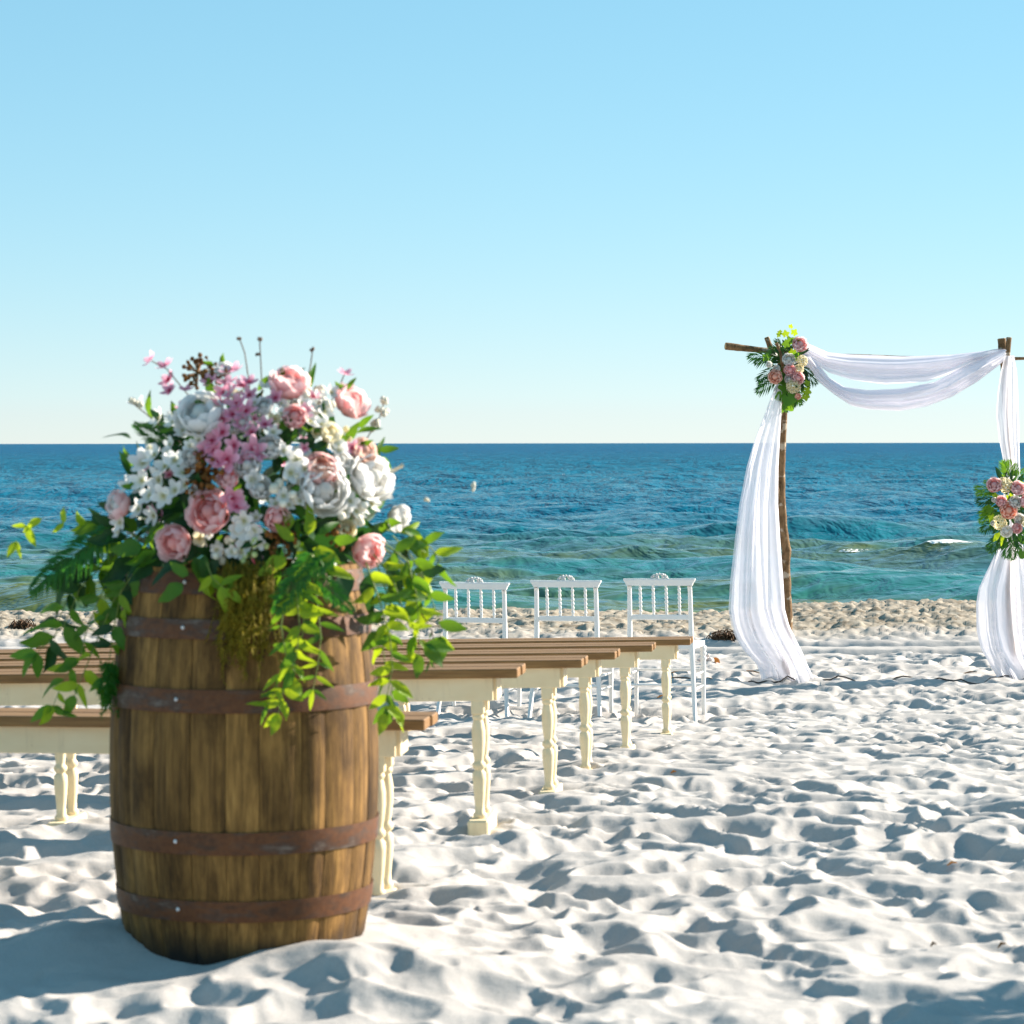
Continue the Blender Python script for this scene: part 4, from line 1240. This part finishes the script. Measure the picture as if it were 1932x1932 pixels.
log('twig', [(1471, 935, DA - 0.03), (1467, 918, DA - 0.05), (1464, 902, DA - 0.05)], (0.009, 0.005), 7)
log('cross_pole', [(1369, 653, DA - 0.04), (1400, 657, DA - 0.02), (1445, 662, DA), (1560, 671, DA + 0.06), (1700, 676, DA + 0.1), (1880, 678, DA + 0.13), (1960, 677, DA + 0.13)], (0.029, 0.010), 11)
log('post', [(1905, 1300, DA), (1905, 1180, DA), (1908, 1050, DA), (1903, 900, DA), (1901, 780, DA), (1896, 690, DA), (1892, 660, DA), (1890, 640, DA)], (0.040, 0.031))
log('branch', [(1898, 690, DA - 0.06), (1902, 662, DA - 0.07), (1904, 638, DA - 0.07)], (0.018, 0.020), 10)

# ------------------------------------------------------------------ cloths
def sheet(name, label, edges, D, folds, amp, seed, layers=((0, 1, 0.0),), puddle=None, group='white voile drapes on the arch'):
    """a pleated cloth: edges = [(v, uL, uR)] read down its length; the folds stand out in depth"""
    ev = [e[0] for e in edges]; eL = [e[1] for e in edges]; eR = [e[2] for e in edges]
    org = P((eL[-1] + eR[-1]) / 2, ev[-1], D)
    vs = []; fs = []
    nr, nc = 90, 96
    for (s0, s1, back) in layers:
        base = len(vs)
        for i in range(nr + 1):
            v = ev[0] + (ev[-1] - ev[0]) * i / nr
            L = np.interp(v, ev, eL); Rr = np.interp(v, ev, eR)
            t = i / nr
            wpx = Rr - L
            for j in range(nc + 1):
                s = j / nc
                ss = s0 + (s1 - s0) * s
                w1 = math.sin(2 * math.pi * folds * ss + 1.2 * math.sin(3.1 * t + seed) + seed)
                w2 = math.sin(2 * math.pi * folds * 2.3 * ss + 2.2 * t + 1.7 * seed)
                w3 = math.sin(2 * math.pi * folds * 0.5 * ss - 2.5 * t + seed * 2)
                env = math.sin(math.pi * min(1, max(0, s))) ** 0.35
                w4 = math.sin(2 * math.pi * folds * 5.3 * ss + 3.3 * math.sin(2.2 * t + seed) + seed * 3)
                d = (0.8 * w1 + 0.5 * w2 + 0.8 * w3 + 0.08 * w4) * amp * (0.35 + 0.9 * t) * min(1.0, wpx / 60.0) * (0.4 + 0.6 * env)
                u = L + wpx * min(1, max(0, ss)) + 0.06 * wpx * math.sin(2 * math.pi * folds * ss * 1.3 + 2.5 * t + seed) * env
                dd = D + d + back
                p = P(u, v, dd)
                if puddle and t > 0.93:
                    k = (t - 0.93) / 0.07
                    p.y -= 0.10 * k * (1 + 0.2 * w1)
                    p.z += 0.012 * k * w2 - 0.035 * k
                vs.append(p - org)
        for i in range(nr):
            for j in range(nc):
                a = base + i * (nc + 1) + j
                fs.append((a, a + 1, a + nc + 2, a + nc + 1))
    o = put(name, mesh(name, vs, fs, M['sheer']), None, org)
    return tag(o, label, 'drape', group)
sheet('drape', 'white sheer drape gathered under the corner flowers, trailing on the sand at the left post',
      [(725, 1464, 1476), (780, 1443, 1474), (830, 1424, 1471), (880, 1409, 1468), (950, 1395, 1467), (1020, 1386, 1471), (1100, 1377, 1477), (1150, 1374, 1480), (1180, 1379, 1488), (1205, 1388, 1500), (1230, 1404, 1513), (1250, 1424, 1521), (1268, 1434, 1531), (1288, 1434, 1541)],
      DA - 0.20, 2.3, 0.05, 0.7, ((0, 1, 0.0), (0.40, 1.0, 0.14), (0.05, 0.30, 0.09)), True)
sheet('drape', 'white sheer drape at the right edge with the flower cluster tied halfway down',
      [(672, 1896, 1914), (700, 1889, 1919), (740, 1883, 1921), (780, 1880, 1922), (830, 1885, 1923), (870, 1893, 1924), (960, 1893, 1927), (1035, 1883, 1930), (1080, 1861, 1942), (1110, 1847, 1948), (1140, 1842, 1952), (1190, 1843, 1958), (1225, 1851, 1964), (1255, 1868, 1972), (1272, 1879, 1978), (1288, 1880, 1985)],
      DA - 0.16, 2.0, 0.045, 2.3, ((0, 1, 0.0), (0.0, 1.0, 0.11)), True)

# swag: upper and lower band of one cloth
def swag():
    top = [(560, 205), (640, 200), (750, 249), (870, 262), (1200, 276), (1500, 264), (1740, 238), (1822, 232)]
    upl = [(560, 260), (640, 290), (760, 372), (900, 416), (1100, 442), (1350, 426), (1500, 378), (1740, 262), (1822, 250)]
    lot = [(560, 270), (650, 262), (760, 402), (850, 458), (1000, 478), (1200, 468), (1400, 428), (1560, 342), (1740, 262), (1822, 236)]
    low = [(560, 330), (640, 340), (700, 425), (800, 505), (900, 570), (1000, 592), (1190, 603), (1350, 576), (1500, 520), (1650, 430), (1780, 330), (1822, 292)]
    org = P(*cu(1190, 240), DA - 0.1)
    vs = []; fs = []
    nr, nc = 120, 40
    for bi, (A, B, dep, sd, fo) in enumerate(((top, upl, -0.05, 0.4, 1.7), (lot, low, -0.13, 1.9, 1.5), (top, lot[:], 0.02, 3.0, 1.5), (lot, low, -0.07, 4.1, 1.4))):
        if bi == 2: B = [(x, y - 26) for x, y in upl]
        base = len(vs)
        for i in range(nr + 1):
            x = 560 + (1822 - 560) * i / nr
            y0 = np.interp(x, [a[0] for a in A], [a[1] for a in A]); y1 = np.interp(x, [a[0] for a in B], [a[1] for a in B])
            t = i / nr; mid = math.sin(math.pi * t) ** 0.6
            for j in range(nc + 1):
                s = j / nc
                w = math.sin(2 * math.pi * fo * s + 1.5 * math.sin(2.2 * t + sd) + sd) + 0.5 * math.sin(2 * math.pi * fo * 2.4 * s + 3.0 * t + sd * 2)
                curl = -0.05 * math.cos(math.pi * (s - 0.5) * 1.2)
                yy = y0 + (y1 - y0) * s + 5 * mid * math.sin(2 * math.pi * fo * s * 1.1 + 2 * t + sd) * math.sin(math.pi * s)
                u, v = cu(x + 4 * w, yy)
                vs.append(P(u, v, DA + dep + 0.026 * w * (0.35 + mid) + curl) - org)
        for i in range(nr):
            for j in range(nc):
                a = base + i * (nc + 1) + j
                fs.append((a, a + nc + 1, a + nc + 2, a + 1))
    o = put('swag', mesh('swag', vs, fs, M['voile']), None, org)
    tag(o, 'white sheer swag hanging in a bow between the two arch posts', 'drape', 'white voile drapes on the arch')
swag()

# ------------------------------------------------------------------ flower clusters on the arch
PALM = [frond_mb(1.0, 11, 0.50, 0.058, 44, 0.12) for _ in range(2)]
PM = {k: [p.mesh('palm_frond', M[k]) for p in PALM] for k in ('palm', 'palml')}
def garland(label, u0, v0, D, flowers, fronds, leaves, R0):
    org = P(u0, v0, D)
    g = thing('flower_cluster', label, 'flower cluster', org, 0, 'flower clusters tied to the arch')
    mb = MB()
    for i in range(150):
        a = random.uniform(0, 6.283); q = math.sqrt(random.random())
        p = Vector((q * math.cos(a) * R0[0] * D / F, random.uniform(-0.10, 0.08), q * math.sin(a) * R0[1] * D / F))
        d = Vector((math.cos(a), random.uniform(-1, .4), math.sin(a) - 0.3))
        Mx = Matrix.Translation(p) @ orient(d, (random.uniform(-.5, .5), -1, .4)).to_matrix().to_4x4() @ Matrix.Scale(random.uniform(0.05, 0.085), 4)
        mb.add([Mx @ v for v in lv], lf_)
    h_ = mb.build('heart_foliage', M['lfd'], g); h_['kind'] = 'stuff'
    for (ua, va, ub, vb, k) in fronds:
        a = P(ua, va, D - 0.02); b = P(ub, vb, D - random.uniform(0.02, 0.14))
        dd = b - a
        put('palm_frond', random.choice(PM[k]), g, a - org, orient(dd, (random.uniform(-.3, .3), -1, .5)), dd.length * 0.95)
    for (u, v, ang, L, k, kind) in leaves:
        leaf_put(g, u, v, D - 0.13, ang, L, k, 0.3, kind, org, 'leaf')
    for (u, v, r, c, tp) in flowers:
        loc = P(u, v, D - 0.15 - random.uniform(0, .02)) - org
        nn = Vector(((u - u0) * 0.012, -1, -(v - v0) * 0.008 + 0.15 + random.uniform(-.2, .2)))
        rr = r * D / F
        if tp == 'h': hydrangea(g, loc, nn, rr, M[c])
        else: peony(g, loc, nn, rr, c, {'bl': 'pk'}.get(c), 'peony', 0.1, (0, 1, 2, 3), True)
    return g
garland('flower cluster with pink roses and palm fronds on the left top corner of the arch', 1490, 700, DA - 0.08,
        [(1508, 653, 14.5, 'bl', 'p'), (1488, 681, 12, 'wh', 'p'), (1490, 699, 11, 'bl', 'p'), (1514, 681, 11, 'cr', 'h'), (1508, 697, 9, 'cr', 'h'), (1464, 711, 13, 'pe', 'p'), (1504, 714, 12, 'bl', 'p'), (1489, 716, 9, 'wh', 'p'), (1497, 729, 14.5, 'cr', 'h'), (1452, 688, 6, 'wh', 'p'), (1466, 697, 7, 'wh', 'p'), (1505, 748, 6, 'pe', 'p')],
        [(1465, 672, 1413, 671, 'palm'), (1470, 668, 1424, 684, 'palm'), (1465, 690, 1430, 716, 'palm'), (1468, 715, 1428, 738, 'palm'), (1468, 700, 1432, 726, 'palm'), (1478, 690, 1470, 642, 'palm'), (1486, 690, 1456, 655, 'palm'), (1508, 690, 1535, 708, 'palm'), (1510, 695, 1541, 722, 'palm'), (1506, 700, 1528, 725, 'palm'), (1490, 720, 1512, 765, 'palm'), (1480, 740, 1484, 778, 'palm'), (1484, 735, 1494, 764, 'palml'), (1500, 725, 1526, 742, 'palml')],
        [(1484, 640, 100, 18, 'lfl', IVY), (1476, 634, 160, 14, 'lfl', IVY), (1494, 636, 60, 18, 'lfl', IVY), (1478, 628, 170, 12, 'lfl', IVY), (1490, 622, 70, 12, 'lfl', IVY), (1484, 650, 40, 22, 'lf', IVY), (1492, 648, 20, 20, 'lfl', IVY), (1486, 660, 100, 20, 'lf', IVY), (1498, 655, 260, 20, 'lfl', IVY), (1490, 668, 330, 26, 'lf', IVY), (1474, 700, 280, 28, 'lfl', FIG), (1466, 722, 330, 30, 'lf', FIG), (1472, 716, 10, 26, 'lf', FIG), (1480, 738, 300, 34, 'lfl', FIG), (1478, 735, 250, 26, 'lf', FIG), (1492, 752, 260, 26, 'lfl', FIG), (1487, 755, 240, 28, 'lf', LEAF), (1512, 735, 340, 20, 'lfl', IVY), (1518, 740, 280, 20, 'lfl', IVY), (1516, 728, 30, 16, 'lfl', IVY), (1456, 680, 150, 20, 'lf', IVY), (1462, 684, 200, 18, 'lf', IVY), (1502, 670, 20, 26, 'lfd', LEAF), (1496, 745, 320, 26, 'lf', LEAF), (1480, 700, 200, 22, 'lf', IVY)], (27, 58))
garland('flower cluster with peonies and hydrangeas low on the right post, cut by the picture edge', 1906, 960, DA - 0.26,
        [(1877, 918, 14, 'bl', 'p'), (1895, 916, 15, 'cr', 'h'), (1919, 925, 14, 'bl', 'p'), (1889, 948, 10.5, 'bl', 'p'), (1914, 950, 12, 'wh', 'p'), (1902, 965, 15.5, 'pe', 'p'), (1886, 987, 14, 'cr', 'h'), (1898, 1003, 11, 'wh', 'p'), (1921, 980, 10, 'wh', 'p'), (1917, 997, 10, 'bl', 'p'), (1934, 948, 13, 'bl', 'p'), (1938, 985, 13, 'cr', 'h'), (1876, 945, 5, 'wh', 'p'), (1874, 988, 5, 'wh', 'p')],
        [(1885, 930, 1843, 920, 'palml'), (1880, 925, 1842, 932, 'palml'), (1884, 915, 1858, 908, 'palml'), (1900, 910, 1894, 872, 'palml'), (1908, 905, 1905, 870, 'palml'), (1912, 908, 1918, 876, 'palml'), (1915, 912, 1932, 884, 'palml'), (1885, 960, 1850, 968, 'palml'), (1880, 965, 1848, 985, 'palml'), (1885, 980, 1853, 1000, 'palm'), (1892, 1005, 1862, 1035, 'palm'), (1890, 1000, 1870, 1042, 'palm'), (1905, 1010, 1898, 1050, 'palm'), (1908, 1010, 1912, 1056, 'palm'), (1914, 1008, 1926, 1048, 'palm'), (1920, 1000, 1945, 1030, 'palml'), (1895, 1005, 1884, 1036, 'palm'), (1885, 945, 1845, 945, 'palm'), (1925, 930, 1965, 915, 'palm'), (1930, 965, 1970, 975, 'palm')],
        [(1895, 895, 100, 20, 'lf', LEAF), (1888, 905, 110, 26, 'lfd', LEAF), (1905, 935, 280, 24, 'lfd', LEAF), (1890, 975, 200, 26, 'lf', LEAF), (1885, 1005, 240, 22, 'lfl', LEAF), (1893, 1010, 250, 20, 'lfl', LEAF), (1928, 1030, 280, 30, 'lf', FIG), (1930, 1015, 320, 26, 'lf', FIG), (1900, 930, 300, 20, 'lfl', IVY), (1885, 940, 160, 18, 'lfl', IVY), (1910, 1000, 270, 26, 'lfd', LEAF), (1918, 910, 330, 26, 'lfl', LEAF), (1866, 965, 190, 24, 'lf', LEAF), (1875, 955, 210, 24, 'lf', FIG), (1880, 970, 230, 24, 'lfl', IVY)], (34, 72))

# ------------------------------------------------------------------ small things on the sand
def on_sand(u, v, micro=0.6):
    """where the sight line through (u, v) meets the sand"""
    lo = 5.0
    for i in range(1200):
        D = lo + i * 0.02
        p = P(u, v, D)
        if p.z <= Z(p.x, p.y, micro): break
    return p
def seaweed(u, v, w, h, label):
    p = on_sand(u, v)
    mb = MB()
    for i in range(150):
        x = max(-0.7, min(0.7, random.gauss(0, 0.4))) * w; y = max(-.4, min(.4, random.gauss(0, 0.3))) * w; z = abs(random.gauss(0, 0.5)) * h * max(0.15, 1 - (x / w) ** 2)
        a = random.uniform(0, 6.28); L = random.uniform(0.18, 0.5) * w
        q = [(x * 0.7, y * 0.7, 0), (x, y, z), (x + L * 0.5 * math.cos(a), y + L * .5 * math.sin(a), z + random.uniform(-.01, .03)), (x + L * math.cos(a), y + L * math.sin(a), max(-0.01, z - 0.02))]
        mb.tube(q, random.uniform(0.003, 0.007), 4)
    mb.blob((0, 0, 0), w * 0.8, 10, 6, 0.1, (1, .6, .12))
    o = mb.build('seaweed_clump', M['weed'], None, p)
    tag(o, label, 'seaweed', 'seaweed clumps on the beach')
seaweed(1368, 1206, 0.17, 0.07, 'dark brown seaweed clump on the sand between the right chair and the arch drape')
seaweed(42, 1183, 0.16, 0.06, 'dark brown seaweed clump on the rough sand at the left edge above the benches')

# cable along the sand under the arch
pts = []
for i in range(60):
    u = 1185 + (1990 - 1185) * i / 59
    v = 1277 + 4 * math.sin(u * 0.021) + 2.0 * math.sin(u * 0.09)
    D = 20.3 + 0.08 * math.sin(u * 0.03)
    x = (u - 966) / F * D
    pts.append(Vector((x, D, Z(x, D, 1.0) + 0.006 + 0.006 * math.sin(u * 0.06))))
mb = MB(); mb.tube([p - pts[0] for p in pts], 0.0055, 6)
tag(mb.build('cable', M['cable'], None, pts[0]), 'thin dark cable running across the sand past the foot of the arch', 'cable')

p = on_sand(1349, 1249)
mb = MB()
for i in range(7):
    a = i / 6 * 2.0 - 1.0
    mb.add([(0, 0, 0.005), (0.05 * math.sin(a - .17), -0.01, 0.05 * math.cos(a - .17)), (0.058 * math.sin(a), -0.018, 0.056 * math.cos(a)), (0.05 * math.sin(a + .17), -0.01, 0.05 * math.cos(a + .17))], [(0, 1, 2), (0, 2, 3)])
mb.blob((0, 0.0, 0.012), 0.02, 8, 5)
tag(mb.build('seashell', M['orange'], None, p, True, Quaternion((0, 1, 0), 0.7), 0.7), 'orange shell lying on the sand just right of the rightmost chair', 'shell')
p = on_sand(1330, 1247)
mb = MB()
for (x, z, r) in ((0, 0.02, 0.03), (0.02, 0.045, 0.02), (0.04, 0.012, 0.022), (-0.05, 0.008, 0.018)): mb.blob((x, 0, z), r, 8, 5, 0.2, (1, .6, .7))
tag(mb.build('seashell', M['shell'], None, p), 'pale pink broken shell on the sand beside the orange shell', 'shell')
for (u, v, L, an, lab) in ((1275, 1270, 0.12, 0.25, 'brown twig lying on the sand behind the farthest bench'), (1420, 1270, 0.10, -0.2, 'little reddish twig on the sand left of the arch drape foot'), (1795, 1636, 0.03, 0.2, 'tiny orange brown leaf scrap on the sand at the right'), (1889, 1791, 0.022, 0.4, 'small dark brown scrap stuck in the sand low at the right'), (1760, 1790, 0.014, 0.2, 'tiny tan scrap of leaf in the sand below the right edge'), (1830, 1272, 0.10, 0.1, 'thin twig on the sand inside the arch near the right drape'), (1245, 1317, 0.06, 0.4, 'orange brown leaf scrap on the sand between the two right chairs'), (1270, 1461, 0.025, 0.1, 'tiny orange scrap on the sand just below the farthest bench leg')):
    p = on_sand(u, v)
    mb = MB(); d = Vector((math.cos(an), -0.2, math.sin(an)))
    mb.tube([Vector((0, 0, 0)) - d * L * .5, Vector((0, .005, .008)), d * L * .5 + Vector((0, 0, 0.004))], [0.004, 0.006, 0.003] if L > .05 else [0.002, 0.0045, 0.002], 6)
    tag(mb.build('twig', M['orange'] if 'orange' in lab else M['twig'], None, p + Vector((0, 0, 0.006))), lab, 'twig', 'bits of driftwood and leaf on the sand')
print('objects', len(bpy.data.objects))
